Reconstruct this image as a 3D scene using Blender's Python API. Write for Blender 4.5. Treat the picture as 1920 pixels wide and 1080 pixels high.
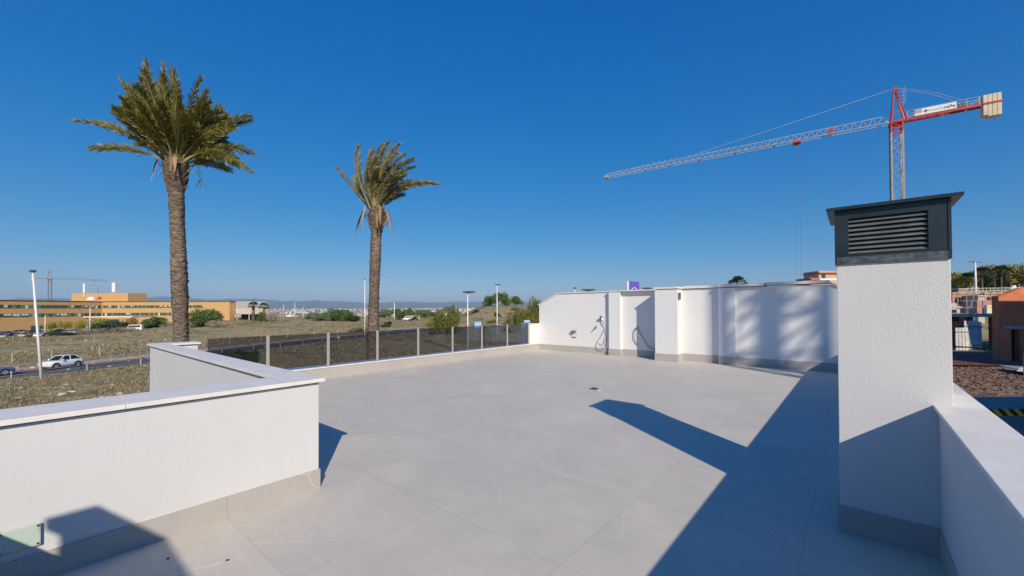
import bpy, math, random
import numpy as np
from math import sin, cos, pi, radians, sqrt, atan2
from mathutils import Vector, Matrix
SC = bpy.context.scene
for o in list(bpy.data.objects): bpy.data.objects.remove(o)
COL = SC.collection
# ------------------------------------------------------------------ camera
F_PX, YAW, PITCH, ROLL, SHY, EYE = 770.4, 39.94, 0.796, -0.224, 28.92, 1.6
cd = bpy.data.cameras.new('camera'); cam = bpy.data.objects.new('camera', cd); COL.objects.link(cam)
cd.sensor_width = 36; cd.lens = 36*F_PX/1920; cd.shift_y = SHY/1920
cd.clip_start = 0.05; cd.clip_end = 90000
RC = Matrix.Rotation(radians(YAW), 3, 'Z') @ Matrix.Rotation(radians(90+PITCH), 3, 'X') @ Matrix.Rotation(radians(ROLL), 3, 'Z')
cam.matrix_world = Matrix.Translation((0, 0, EYE)) @ RC.to_4x4()
SC.camera = cam
SC.render.resolution_x, SC.render.resolution_y = 1024, 576
# ------------------------------------------------------------------ world, sun, exposure
SUN_AZ = atan2(-.975, 1.40)            # direction towards the sun, from +x
SUN_EL = atan2(1, sqrt(1.4**2+.975**2))
w = bpy.data.worlds.new('World'); SC.world = w; w.use_nodes = True
nt = w.node_tree; nt.nodes.clear()
sky = nt.nodes.new('ShaderNodeTexSky'); sky.sky_type = 'NISHITA'; sky.sun_disc = False
sky.sun_elevation = SUN_EL; sky.sun_rotation = pi/2 - SUN_AZ
sky.altitude = 0; sky.air_density = 1.0; sky.dust_density = 0.3; sky.ozone_density = 4.0
hs = nt.nodes.new('ShaderNodeHueSaturation'); hs.inputs['Saturation'].default_value = 1.35
bg = nt.nodes.new('ShaderNodeBackground'); bg.inputs['Strength'].default_value = 0.075
wo = nt.nodes.new('ShaderNodeOutputWorld')
nt.links.new(sky.outputs[0], hs.inputs['Color'])
sp = nt.nodes.new('ShaderNodeSeparateColor'); cb_ = nt.nodes.new('ShaderNodeCombineColor'); nt.links.new(hs.outputs[0], sp.inputs[0])
for i, (a_, p_) in enumerate(((.78, 1.0), (.69, .66), (.83, .43))):      # the clear winter sky: deep blue overhead, paler only near the horizon
    pw = nt.nodes.new('ShaderNodeMath'); pw.operation = 'POWER'; pw.inputs[1].default_value = p_
    ml = nt.nodes.new('ShaderNodeMath'); ml.operation = 'MULTIPLY'; ml.inputs[1].default_value = a_*.075**(p_-1)
    nt.links.new(sp.outputs[i], pw.inputs[0]); nt.links.new(pw.outputs[0], ml.inputs[0]); nt.links.new(ml.outputs[0], cb_.inputs[i])
nt.links.new(cb_.outputs[0], bg.inputs[0]); nt.links.new(bg.outputs[0], wo.inputs[0])
sl = bpy.data.lights.new('sun', 'SUN'); sl.energy = 4.8; sl.angle = radians(.53); sl.color = (1, .88, .71)
so = bpy.data.objects.new('sun', sl); COL.objects.link(so)
sd = Vector((cos(SUN_AZ)*cos(SUN_EL), sin(SUN_AZ)*cos(SUN_EL), sin(SUN_EL)))
so.rotation_euler = sd.to_track_quat('Z', 'Y').to_euler(); so.location = sd*60
SC.view_settings.view_transform = 'Standard'; SC.view_settings.look = 'None'
SC.view_settings.exposure = 0; SC.view_settings.gamma = 1
SC.cycles.max_bounces = 6; SC.cycles.transparent_max_bounces = 24; SC.cycles.volume_bounces = 0
# ------------------------------------------------------------------ helpers
cy, sy_ = cos(radians(YAW)), sin(radians(YAW))
def W(X, D, z=0): return Vector((X*cy - D*sy_, X*sy_ + D*cy, z))          # ground frame: X right, D ahead
def toXD(x, y): return x*cy + y*sy_, -x*sy_ + y*cy
def at(px, py, D):
    v = RC @ Vector(((px-960)/F_PX, -(py-540-SHY)/F_PX, -1)); return Vector((0, 0, EYE)) + v*D
def S(a, b, t):
    t = np.clip((np.asarray(t, float)-a)/(b-a), 0, 1); return t*t*(3-2*t)
def gz(x, y):
    x = np.asarray(x, float); y = np.asarray(y, float)
    X = x*cy + y*sy_; D = -x*sy_ + y*cy; Dp = np.maximum(D, 1); a = X/Dp
    L = 1-S(-.98, -.8, a); Hh = S(-.15, -.06, a)
    z = -5.4 - .8*S(80, 150, D)*L + 1.9*S(110, 200, D)*(1-L) + 7.1*S(138, 235, D)*Hh
    z = z - 42*S(250, 1500, D)*(1-Hh*(1-S(600, 2000, D)))
    z = z + .25*np.sin(x*.11+1)*np.cos(y*.13) + .35*np.sin(x*.037)*np.sin(y*.041+2)*S(60, 120, D)
    rt = S(.25, .62, a)*S(2, 12, D)
    zr = -2.2 + 7.5*S(48, 92, D) + 5*S(110, 200, D) - 40*S(600, 2500, D)
    z = z*(1-rt) + zr*rt
    # road shelf: flatten near the main road
    d = roaddist(X, D); k = 1-S(5, 16, d)
    z = z*(1-k) + roadz(D)*k
    z = z + S(2500, 11000, D)*62
    # ground rises softly to the hill of houses beside the terrace (right rear)
    return z
ROAD = [(-62, 20), (-57.5, 38), (-53.5, 49), (-50, 62), (-46.8, 80), (-43, 98), (-36, 115), (-24, 130), (-6, 140), (20, 146), (60, 150), (110, 150)]
def cat(P, n=12):
    o = []
    for i in range(len(P)-1):
        p0 = P[max(i-1, 0)]; p1 = P[i]; p2 = P[i+1]; p3 = P[min(i+2, len(P)-1)]
        for k in range(n):
            t = k/n
            o.append(tuple(.5*((2*b)+(-a+c)*t+(2*a-5*b+4*c-d)*t*t+(-a+3*b-3*c+d)*t**3) for a, b, c, d in zip(p0, p1, p2, p3)))
    o.append(tuple(P[-1])); return o
RP = np.array(cat(ROAD, 8))
def roaddist(X, D):
    X = np.asarray(X, float); D = np.asarray(D, float); m = np.full(np.broadcast(X, D).shape, 1e9)
    for i in range(0, len(RP)-1):
        a = RP[i]; b = RP[i+1]; ab = b-a; t = np.clip(((X-a[0])*ab[0]+(D-a[1])*ab[1])/(ab@ab), 0, 1)
        m = np.minimum(m, np.hypot(X-a[0]-t*ab[0], D-a[1]-t*ab[1]))
    return m
def roadz(D): return -5.4 + 1.0*S(100, 150, D)
def gp(X, D, dz=0):
    p = W(X, D); p.z = float(gz(p.x, p.y)) + dz; return p
def gat(px, D, dz=0):
    p = at(px, 580, D); p.z = float(gz(p.x, p.y)) + dz; return p
def tag(o, label=None, cat=None, group=None, kind=None):
    if label: o['label'] = label
    if cat: o['category'] = cat
    if group: o['group'] = group
    if kind: o['kind'] = kind
    return o
def empty(name, loc=(0, 0, 0), rz=0, label=None, cat=None, group=None):
    o = bpy.data.objects.new(name, None); COL.objects.link(o); o.location = loc; o.rotation_euler.z = rz
    o.empty_display_size = .2
    return tag(o, label, cat, group)
class MB:
    def __init__(s): s.v = []; s.f = []; s.m = []
    def add(s, V, Fc, mi=0):
        b = len(s.v); s.v += [tuple(p) for p in V]; s.f += [tuple(b+i for i in f) for f in Fc]; s.m += [mi]*len(Fc); return s
    def box(s, x0, x1, y0, y1, z0, z1, mi=0):
        return s.add([(x0,y0,z0),(x1,y0,z0),(x1,y1,z0),(x0,y1,z0),(x0,y0,z1),(x1,y0,z1),(x1,y1,z1),(x0,y1,z1)],
                     [(0,3,2,1),(4,5,6,7),(0,1,5,4),(1,2,6,5),(2,3,7,6),(3,0,4,7)], mi)
    def bar(s, p, q, w, h=None, mi=0, up=(0, 0, 1)):
        p = Vector(p); q = Vector(q); h = h or w; d = (q-p)
        if d.length < 1e-6: return s
        d.normalize(); u = Vector(up)
        if abs(d.dot(u)) > .98: u = Vector((1, 0, 0))
        a = d.cross(u).normalized()*w/2; b = a.cross(d).normalized()*h/2
        V = [p-a-b, p+a-b, p+a+b, p-a+b, q-a-b, q+a-b, q+a+b, q-a+b]
        return s.add(V, [(0,1,2,3),(7,6,5,4),(1,0,4,5),(2,1,5,6),(3,2,6,7),(0,3,7,4)], mi)
    def tube(s, pts, r, n=8, mi=0, caps=True):
        pts = [Vector(p) for p in pts]; R = r if isinstance(r, (list, tuple)) else [r]*len(pts)
        V = []; Fc = []; prev = None
        for i, p in enumerate(pts):
            d = (pts[min(i+1, len(pts)-1)]-pts[max(i-1, 0)]).normalized()
            u = prev if prev is not None else (Vector((0, 0, 1)) if abs(d.z) < .9 else Vector((1, 0, 0)))
            a = (u - d*u.dot(d))
            if a.length < 1e-5: a = Vector((0, 1, 0)) - d*d.y
            a.normalize(); prev = a; b = d.cross(a)
            for k in range(n): V.append(p + (a*cos(2*pi*k/n)+b*sin(2*pi*k/n))*R[i])
        for i in range(len(pts)-1):
            for k in range(n): Fc.append((i*n+k, i*n+(k+1) % n, (i+1)*n+(k+1) % n, (i+1)*n+k))
        if caps: Fc.append(tuple(range(n))[::-1]); Fc.append(tuple((len(pts)-1)*n+k for k in range(n)))
        return s.add(V, Fc, mi)
    def lathe(s, prof, c=(0, 0, 0), n=16, mi=0, sx=1, sy=1):
        V = []; Fc = []
        for r, z in prof:
            for k in range(n): V.append((c[0]+r*sx*cos(2*pi*k/n), c[1]+r*sy*sin(2*pi*k/n), c[2]+z))
        for i in range(len(prof)-1):
            for k in range(n): Fc.append((i*n+k, i*n+(k+1) % n, (i+1)*n+(k+1) % n, (i+1)*n+k))
        Fc.append(tuple(range(n))[::-1]); Fc.append(tuple((len(prof)-1)*n+k for k in range(n)))
        return s.add(V, Fc, mi)
    def prism(s, poly, a0, a1, axis='z', mi=0):
        n = len(poly)
        f = {'z': lambda p, a: (p[0], p[1], a), 'y': lambda p, a: (p[0], a, p[1]), 'x': lambda p, a: (a, p[0], p[1])}[axis]
        V = [f(p, a0) for p in poly]+[f(p, a1) for p in poly]
        Fc = [tuple(range(n))[::-1], tuple(range(n, 2*n))]+[(i, (i+1) % n, n+(i+1) % n, n+i) for i in range(n)]
        return s.add(V, Fc, mi)
    def build(s, name, mats, parent=None, smooth=False, bevel=0, loc=None, rz=None):
        me = bpy.data.meshes.new(name); me.from_pydata([tuple(v) for v in s.v], [], s.f)
        if not isinstance(mats, (list, tuple)): mats = [mats]
        for m in mats: me.materials.append(m)
        if len(mats) > 1: me.polygons.foreach_set('material_index', s.m)
        if smooth: me.polygons.foreach_set('use_smooth', [True]*len(s.f))
        import bmesh
        bm = bmesh.new(); bm.from_mesh(me); bmesh.ops.recalc_face_normals(bm, faces=bm.faces)
        if bevel:
            eds = [e for e in bm.edges if len(e.link_faces) == 2 and e.calc_face_angle(0) > .5]
            bmesh.ops.bevel(bm, geom=eds, offset=bevel, segments=2, affect='EDGES', profile=.6)
        bm.to_mesh(me); bm.free()
        o = bpy.data.objects.new(name, me); COL.objects.link(o)
        if parent: o.parent = parent
        if loc is not None: o.location = loc
        if rz is not None: o.rotation_euler.z = rz
        return o
def npmesh(name, V, Fa, mats, parent=None, mi=None, smooth=False):
    V = np.asarray(V, np.float32); Fa = np.asarray(Fa, np.int32); k = Fa.shape[1]
    me = bpy.data.meshes.new(name); me.vertices.add(len(V)); me.vertices.foreach_set('co', V.ravel())
    me.loops.add(Fa.size); me.loops.foreach_set('vertex_index', Fa.ravel())
    me.polygons.add(len(Fa)); me.polygons.foreach_set('loop_start', np.arange(len(Fa), dtype=np.int32)*k)
    if not isinstance(mats, (list, tuple)): mats = [mats]
    for m in mats: me.materials.append(m)
    if mi is not None: me.polygons.foreach_set('material_index', np.asarray(mi, np.int32))
    if smooth: me.polygons.foreach_set('use_smooth', np.ones(len(Fa), bool))
    me.update(calc_edges=True); me.validate()
    o = bpy.data.objects.new(name, me); COL.objects.link(o)
    if parent: o.parent = parent
    return o
def copy_tree(o, parent=None):
    c = o.copy(); COL.objects.link(c)
    if parent: c.parent = parent
    for ch in list(o.children):
        copy_tree(ch, c)
    return c
# ------------------------------------------------------------------ materials
class NT:
    def __init__(s, name):
        s.m = bpy.data.materials.new(name); s.m.use_nodes = True; s.t = s.m.node_tree
        s.b = s.t.nodes['Principled BSDF']; s.out = s.t.nodes['Material Output']; s.tc = s.n('TexCoord')
    def n(s, k, **kw):
        nd = s.t.nodes.new('ShaderNode'+k)
        for a, v in kw.items(): setattr(nd, a, v)
        return nd
    def l(s, a, b): s.t.links.new(a, b)
    def co(s, kind='Object', scale=None):
        o = s.tc.outputs[kind]
        if scale:
            mp = s.n('Mapping'); mp.inputs['Scale'].default_value = scale; s.l(o, mp.inputs[0]); o = mp.outputs[0]
        return o
    def noise(s, sc, det=4, ro=.55, vec=None, dist=0):
        x = s.n('TexNoise'); x.inputs['Scale'].default_value = sc; x.inputs['Detail'].default_value = det
        x.inputs['Roughness'].default_value = ro; x.inputs['Distortion'].default_value = dist
        s.l(vec if vec is not None else s.co(), x.inputs['Vector']); return x.outputs['Fac']
    def ramp(s, fac, stops):
        r = s.n('ValToRGB'); e = r.color_ramp.elements
        while len(e) < len(stops): e.new(.5)
        for i, (p, c) in enumerate(stops):
            e[i].position = p; e[i].color = (*c, 1) if len(c) == 3 else c
        s.l(fac, r.inputs[0]); return r.outputs[0]
    def mix(s, fac, a, b, mode='MIX'):
        x = s.n('Mix', data_type='RGBA', blend_type=mode)
        for v, i in ((fac, 0), (a, 6), (b, 7)):
            if hasattr(v, 'links'): s.l(v, x.inputs[i])
            else: x.inputs[i].default_value = v if i == 0 else (*v, 1)
        return x.outputs[2]
    def math(s, op, a, b=0, c=None):
        x = s.n('Math', operation=op)
        for i, v in enumerate((a, b) if c is None else (a, b, c)):
            if hasattr(v, 'links'): s.l(v, x.inputs[i])
            else: x.inputs[i].default_value = v
        return x.outputs[0]
    def col(s, v):
        if hasattr(v, 'links'): s.l(v, s.b.inputs['Base Color'])
        else: s.b.inputs['Base Color'].default_value = (*v, 1)
        return s
    def bump(s, h, strength=.3, dist=.01):
        b = s.n('Bump'); b.inputs['Strength'].default_value = strength; b.inputs['Distance'].default_value = dist
        s.l(h, b.inputs['Height']); s.l(b.outputs[0], s.b.inputs['Normal']); return s
    def rough(s, v, metal=0):
        if hasattr(v, 'links'): s.l(v, s.b.inputs['Roughness'])
        else: s.b.inputs['Roughness'].default_value = v
        s.b.inputs['Metallic'].default_value = metal; return s
def var(name, c, amt=.18, sc=3, rough=.7, metal=0, bump=0, bsc=40, bd=.01, tint=None):
    n = NT(name); f = n.noise(sc, 5)
    d = tuple(x*(1-amt) for x in c); u = tuple(min(1, x*(1+amt)) for x in (tint or c))
    n.col(n.ramp(f, [(.3, d), (.7, u)])).rough(rough, metal)
    if bump: n.bump(n.noise(bsc, 4), bump, bd)
    return n.m
def isl(name, cols, rough=.8, spec=.2, trans=0):
    n = NT(name); g = n.n('NewGeometry'); k = len(cols)
    c = n.ramp(g.outputs['Random Per Island'], [(i/(k-1), c) for i, c in enumerate(cols)])
    n.col(c).rough(rough); n.b.inputs['Specular IOR Level'].default_value = spec
    if trans:
        tr = n.n('BsdfTranslucent'); n.l(c, tr.inputs[0]); mx = n.n('MixShader'); mx.inputs[0].default_value = trans
        n.l(n.b.outputs[0], mx.inputs[1]); n.l(tr.outputs[0], mx.inputs[2]); n.l(mx.outputs[0], n.out.inputs[0])
    return n.m
def m_tile(name, base=(.575, .535, .468), vein=.5):
    n = NT(name); pos = n.co(); sx = n.n('SeparateXYZ'); n.l(pos, sx.inputs[0])
    fx = n.math('FLOOR', n.math('DIVIDE', n.math('ADD', sx.outputs[0], .29), 1.15))
    fy = n.math('FLOOR', n.math('DIVIDE', n.math('ADD', sx.outputs[1], .12), 1.15))
    cb = n.n('CombineXYZ'); n.l(fx, cb.inputs[0]); n.l(fy, cb.inputs[1])
    wn = n.n('TexWhiteNoise'); n.l(cb.outputs[0], wn.inputs[0])
    sc = n.n('VectorMath', operation='SCALE'); n.l(wn.outputs['Color'], sc.inputs[0]); sc.inputs['Scale'].default_value = 17
    ad = n.n('VectorMath', operation='ADD'); n.l(pos, ad.inputs[0]); n.l(sc.outputs[0], ad.inputs[1]); tv = ad.outputs[0]
    # cloudy veining of the porcelain
    c1 = n.noise(1.3, 6, .6, tv, .6); c2 = n.noise(7, 5, .6, tv)
    mp = n.n('Mapping'); mp.inputs['Scale'].default_value = (1, 9, 4); mp.inputs['Rotation'].default_value = (0, 0, .5); n.l(tv, mp.inputs[0])
    c3 = n.noise(2.5, 5, .6, mp.outputs[0])
    f = n.math('ADD', n.math('MULTIPLY', c1, .5), n.math('ADD', n.math('MULTIPLY', c2, .2), n.math('MULTIPLY', c3, .3)))
    col = n.ramp(f, [(.34, tuple(b*.90 for b in base)), (.66, tuple(b*1.09 for b in base))])
    # thin white veins
    vv = None
    for scl, w_, th, rot in ((.8, .0028, .47, .3), (1.2, .002, .50, 1.9)):
        m2 = n.n('Mapping'); m2.inputs['Rotation'].default_value = (0, 0, rot); m2.inputs['Scale'].default_value = (1, .55, 1); n.l(tv, m2.inputs[0])
        dn = n.n('TexNoise'); dn.inputs['Scale'].default_value = 5; n.l(m2.outputs[0], dn.inputs['Vector'])
        dm = n.n('VectorMath', operation='MULTIPLY_ADD'); n.l(dn.outputs['Color'], dm.inputs[0]); dm.inputs[1].default_value = (.05,)*3; n.l(m2.outputs[0], dm.inputs[2])
        vo = n.n('TexVoronoi', feature='DISTANCE_TO_EDGE'); vo.inputs['Scale'].default_value = scl; n.l(dm.outputs[0], vo.inputs['Vector'])
        line = n.n('MapRange'); line.inputs['From Min'].default_value = w_; line.inputs['From Max'].default_value = w_*.2; n.l(vo.outputs['Distance'], line.inputs[0])
        mk = n.n('MapRange'); mk.inputs['From Min'].default_value = th; mk.inputs['From Max'].default_value = th+.12; n.l(n.noise(1.1, 2, .5, tv), mk.inputs[0])
        q = n.math('MULTIPLY', line.outputs[0], mk.outputs[0]); vv = q if vv is None else n.math('MAXIMUM', vv, q)
    col = n.mix(n.math('MULTIPLY', vv, vein), col, (.74, .72, .69))
    tone = n.ramp(wn.outputs['Value'], [(0, (.965,)*3), (1, (1,)*3)]); col = n.mix(1, col, tone, 'MULTIPLY')
    # dust marks
    du = n.ramp(n.noise(2.2, 6, .7, dist=1.2), [(.62, (0, 0, 0)), (.8, (.35,)*3)])
    col = n.mix(du, col, (.66, .64, .61))
    # joints
    def seam(ax, off):
        fr = n.math('FRACT', n.math('DIVIDE', n.math('ADD', ax, off), 1.15))
        return n.math('MINIMUM', fr, n.math('SUBTRACT', 1, fr))
    e = n.math('MINIMUM', seam(sx.outputs[0], .29), seam(sx.outputs[1], .12))
    mr = n.n('MapRange'); mr.inputs['From Min'].default_value = .0024; mr.inputs['From Max'].default_value = .0012; n.l(e, mr.inputs[0])
    col = n.mix(n.math('MULTIPLY', mr.outputs[0], .38), col, (.2, .19, .18))
    n.col(col); rr = n.ramp(c1, [(.3, (.6,)*3), (.7, (.75,)*3)]); n.rough(rr)
    n.b.inputs['Specular IOR Level'].default_value = .2
    n.bump(n.math('SUBTRACT', n.math('MULTIPLY', c3, .25), mr.outputs[0]), .25, .002)
    return n.m
def m_stucco(name, base=(.625, .63, .635), fine=150, st=.32, d=.004):
    n = NT(name); a = n.noise(fine, 3, .6); v = n.n('TexVoronoi'); v.inputs['Scale'].default_value = fine*.9; n.l(n.co(), v.inputs['Vector'])
    h = n.math('ADD', a, n.math('MULTIPLY', v.outputs['Distance'], .4))
    big = n.noise(1.1, 5, .6); st_ = n.noise(3, 5, .6, n.co('Object', (1, 1, .15)))
    c = n.ramp(n.math('ADD', n.math('MULTIPLY', big, .6), n.math('MULTIPLY', st_, .4)), [(.35, tuple(b*.955 for b in base)), (.6, base)])
    n.col(c).rough(.9).bump(h, st, d); n.b.inputs['Specular IOR Level'].default_value = .15
    return n.m
def m_ground():
    n = NT('dry_field_ground')
    a = n.noise(.035, 6, .6); b = n.noise(.35, 7, .65); c = n.noise(2.6, 6, .7)
    green = n.ramp(b, [(.35, (.16, .15, .055)), (.62, (.31, .26, .125))])
    soil = n.ramp(c, [(.3, (.30, .22, .115)), (.5, (.41, .33, .19)), (.72, (.56, .46, .30))])
    col = n.mix(n.ramp(n.math('ADD', n.math('MULTIPLY', a, .5), n.math('MULTIPLY', b, .5)), [(.42, (0,)*3), (.54, (1,)*3)]), green, soil)
    dk = n.ramp(n.noise(9, 5, .7), [(.36, (.55,)*3), (.58, (1,)*3)])
    col = n.mix(.8, col, dk, 'MULTIPLY')
    st = n.n('TexVoronoi'); st.inputs['Scale'].default_value = 1.1; n.l(n.co(), st.inputs['Vector'])
    stm = n.math('MULTIPLY', n.ramp(st.outputs['Distance'], [(.10, (1,)*3), (.16, (0,)*3)]), n.ramp(n.noise(.2, 3), [(.52, (0,)*3), (.6, (1,)*3)]))
    col = n.mix(stm, col, (.50, .44, .35))
    n.col(col).rough(.95).bump(n.math('ADD', b, n.math('MULTIPLY', c, .4)), .8, .35); n.b.inputs['Specular IOR Level'].default_value = .1
    return n.m
def m_brick(name, c1, c2, mortar, sc=1, offz=True):
    n = NT(name); sx = n.n('SeparateXYZ'); n.l(n.co(), sx.inputs[0])
    cb = n.n('CombineXYZ'); n.l(n.math('ADD', sx.outputs[0], sx.outputs[1]), cb.inputs[0]); n.l(sx.outputs[2], cb.inputs[1])
    b = n.n('TexBrick'); n.l(cb.outputs[0], b.inputs['Vector']); b.inputs['Color1'].default_value = (*c1, 1); b.inputs['Color2'].default_value = (*c2, 1); b.inputs['Mortar'].default_value = (*mortar, 1)
    b.inputs['Scale'].default_value = sc; b.inputs['Mortar Size'].default_value = .012; b.inputs['Brick Width'].default_value = .33; b.inputs['Row Height'].default_value = .16
    c = n.mix(.5, b.outputs['Color'], n.ramp(n.noise(1.5, 6), [(.3, (.6,)*3), (.7, (1,)*3)]), 'MULTIPLY')
    n.col(c).rough(.9).bump(b.outputs['Fac'], -.4, .01); return n.m
M = {}
M['tile'] = m_tile('porcelain_tile'); M['skirt'] = m_tile('porcelain_skirting', (.43, .405, .38), .3)
M['stucco'] = m_stucco('white_render'); M['stucco_far'] = m_stucco('smooth_white_render', (.735, .735, .735), 90, .15, .003)
M['coping'] = var('pale_stone_coping', (.76, .72, .67), .07, 5, .5, 0, .15, 120, .002)
M['dusty_white'] = var('white_cap_render', (.78, .77, .75), .05, 4, .7)
M['anth'] = var('anthracite_metal', (.018, .03, .038), .25, 6, .38, 0, .05, 60, .002)
M['anth2'] = var('anthracite_louvre', (.12, .135, .14), .2, 9, .5)
M['scuff'] = var('scuffed_anthracite', (.04, .06, .07), .5, 22, .5, tint=(.08, .10, .11))
M['roofgrey'] = var('brown_grey_sheet', (.26, .24, .22), .1, 6, .55)
M['black'] = var('dark_void', (.008, .008, .009), .2, 3, .8)
M['steel'] = var('brushed_steel', (.52, .49, .44), .08, 30, .45, .5)
M['chrome'] = var('chrome_fitting', (.42, .42, .42), .1, 30, .3, .85)
M['grey_plastic'] = var('grey_plastic', (.16, .165, .17), .1, 10, .5)
M['white_metal'] = var('white_painted_metal', (.72, .72, .71), .08, 3, .45)
M['galv'] = var('galvanised_steel', (.30, .31, .32), .15, 3, .6, .3)
M['crane_grey'] = var('weathered_crane_steel', (.36, .34, .31), .25, 1.5, .6, .1)
M['crane_white'] = var('pale_crane_steel', (.47, .445, .42), .2, 1.5, .6, .05)
M['steel_dark'] = var('dark_crane_steel', (.12, .12, .14), .2, 1, .6)
M['red'] = var('crane_red_paint', (.52, .055, .04), .2, 2, .5)
M['red_faded'] = var('faded_red_paint', (.42, .07, .06), .2, 2, .6)
M['concrete'] = var('raw_concrete', (.42, .40, .37), .2, 1.4, .9, 0, .3, 18, .01)
M['cream_block'] = var('cream_concrete_block', (.66, .58, .43), .12, 1.5, .85)
M['asphalt'] = var('asphalt', (.06, .062, .068), .22, .8, .85, 0, .4, 60, .01)
M['asphalt_pale'] = var('pale_road_surface', (.22, .21, .20), .15, .4, .9)
M['paint'] = var('road_paint', (.52, .52, .50), .12, 4, .7)
M['ground'] = m_ground()
M['soil'] = var('orange_cut_soil', (.48, .28, .15), .3, .9, .95, 0, .9, 3, .3, tint=(.60, .42, .27))
M['rubble'] = var('builders_rubble', (.11, .065, .045), .55, 2.2, .95, 0, .8, 11, .06, tint=(.24, .15, .10))  # dark base colour stands in for shade; the sun reaches this ground
M['tan'] = m_brick('tan_brick', (.62, .385, .17), (.57, .35, .15), (.54, .34, .16), .9)
M['brick'] = m_brick('hollow_red_brick', (.66, .20, .085), (.54, .16, .075), (.50, .25, .15))
M['brick_pink'] = m_brick('pink_stacked_brick', (.56, .27, .20), (.46, .22, .17), (.42, .25, .20), 1.2)
M['window'] = NT('window_glass').col((.035, .085, .08)).rough(.12).m
M['window2'] = NT('window_glass_pale').col((.10, .20, .17)).rough(.15).m
M['blind'] = var('window_blind', (.62, .58, .47), .1, 1, .8)
M['carglass'] = NT('car_glass').col((.015, .018, .022)).rough(.06).m
M['rubber'] = var('tyre_rubber', (.02, .02, .02), .2, 20, .85)
M['rim'] = var('alloy_rim', (.5, .5, .52), .1, 10, .35, .7)
M['lamp_red'] = NT('tail_lamp_red').col((.35, .01, .01)).rough(.2).m
M['lamp_clear'] = NT('head_lamp_clear').col((.75, .78, .8)).rough(.12).m
M['wood'] = var('orange_timber', (.50, .16, .05), .2, 5, .8)
M['trunkbark'] = var('tree_bark', (.12, .085, .06), .3, 6, .95, 0, .6, 20, .03)
def carpaint(name, c):
    n = NT(name); n.col(c).rough(.28); n.b.inputs['Coat Weight'].default_value = .6; n.b.inputs['Coat Roughness'].default_value = .05
    return n.m
def m_palmtrunk():
    n = NT('palm_trunk_bark'); sx = n.n('SeparateXYZ'); n.l(n.co(), sx.inputs[0])
    a = n.noise(3, 6, .7, n.co('Object', (2.5, 2.5, 9))); b = n.noise(.9, 4, .6); g = n.n('NewGeometry')
    c = n.ramp(a, [(.30, (.05, .037, .03)), (.47, (.165, .125, .098)), (.66, (.37, .30, .24))])
    c = n.mix(.55, c, n.ramp(b, [(.35, (.5, .47, .46)), (.65, (1, 1, 1))]), 'MULTIPLY')
    n.col(c).rough(.95).bump(n.noise(14, 5, .7, n.co('Object', (1, 1, 4))), .8, .03); n.b.inputs['Specular IOR Level'].default_value = .1
    return n.m
M['ptrunk'] = m_palmtrunk()
M['frond'] = isl('palm_leaflets', [(.12, .13, .028), (.20, .195, .045), (.31, .27, .07), (.165, .17, .035), (.42, .36, .12)], .5, .4, .3)
M['frond_grey'] = isl('windblown_palm_leaflets', [(.17, .175, .075), (.26, .25, .12), (.37, .34, .18), (.21, .205, .09), (.46, .41, .25)], .6, .3, .25)
M['frond_dead'] = isl('dead_palm_leaf', [(.24, .15, .09), (.36, .25, .16), (.42, .32, .23)], .85, .15, .1)
M['rachis'] = var('palm_rachis', (.30, .25, .10), .25, 4, .6)
M['fan'] = isl('fan_palm_leaf', [(.03, .055, .02), (.055, .085, .03), (.10, .12, .04)], .6, .3, .15)
GR = {
 'bright': isl('bright_green_leaf', [(0.054, 0.109, 0.028), (0.093, 0.155, 0.039), (0.139, 0.202, 0.054), (0.070, 0.132, 0.031)], .65, .3, .2),
 'dark': isl('dark_green_leaf', [(0.028, 0.054, 0.025), (0.046, 0.081, 0.034), (0.070, 0.109, 0.046)], .7, .25, .1),
 'olive': isl('olive_pine_needle', [(0.109, 0.139, 0.028), (0.155, 0.178, 0.039), (0.232, 0.232, 0.054), (0.093, 0.109, 0.031)], .75, .2, .2),
 'yellow': isl('yellow_green_leaf', [(0.293, 0.293, 0.053), (0.460, 0.398, 0.084), (0.188, 0.209, 0.042)], .75, .2, .2),
 'brown': isl('bare_twig_brown', [(0.273, 0.209, 0.167), (0.398, 0.313, 0.262), (0.502, 0.419, 0.346)], .9, .1, .1),
 'russet': isl('russet_leaf', [(0.251, 0.157, 0.062), (0.398, 0.251, 0.095), (0.167, 0.147, 0.053)], .85, .15, .15),
 'far': isl('far_green_leaf', [(0.095, 0.136, 0.073), (0.147, 0.188, 0.105), (0.209, 0.231, 0.126)], .8, .15, .1)}
def m_glass_tint():
    m = bpy.data.materials.new('smoked_glass'); m.use_nodes = True; t = m.node_tree; t.nodes.clear()
    tr = t.nodes.new('ShaderNodeBsdfTransparent'); tr.inputs[0].default_value = (.60, .61, .64, 1)
    gl = t.nodes.new('ShaderNodeBsdfGlossy'); gl.inputs['Roughness'].default_value = .02; gl.inputs[0].default_value = (.75, .8, .85, 1)
    fr = t.nodes.new('ShaderNodeFresnel'); fr.inputs[0].default_value = 1.45
    mu = t.nodes.new('ShaderNodeMath'); mu.operation = 'MULTIPLY'; mu.inputs[1].default_value = .55
    mx = t.nodes.new('ShaderNodeMixShader'); o = t.nodes.new('ShaderNodeOutputMaterial')
    t.links.new(fr.outputs[0], mu.inputs[0]); t.links.new(mu.outputs[0], mx.inputs[0]); t.links.new(tr.outputs[0], mx.inputs[1]); t.links.new(gl.outputs[0], mx.inputs[2]); t.links.new(mx.outputs[0], o.inputs[0])
    return m
M['glass'] = m_glass_tint()
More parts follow.
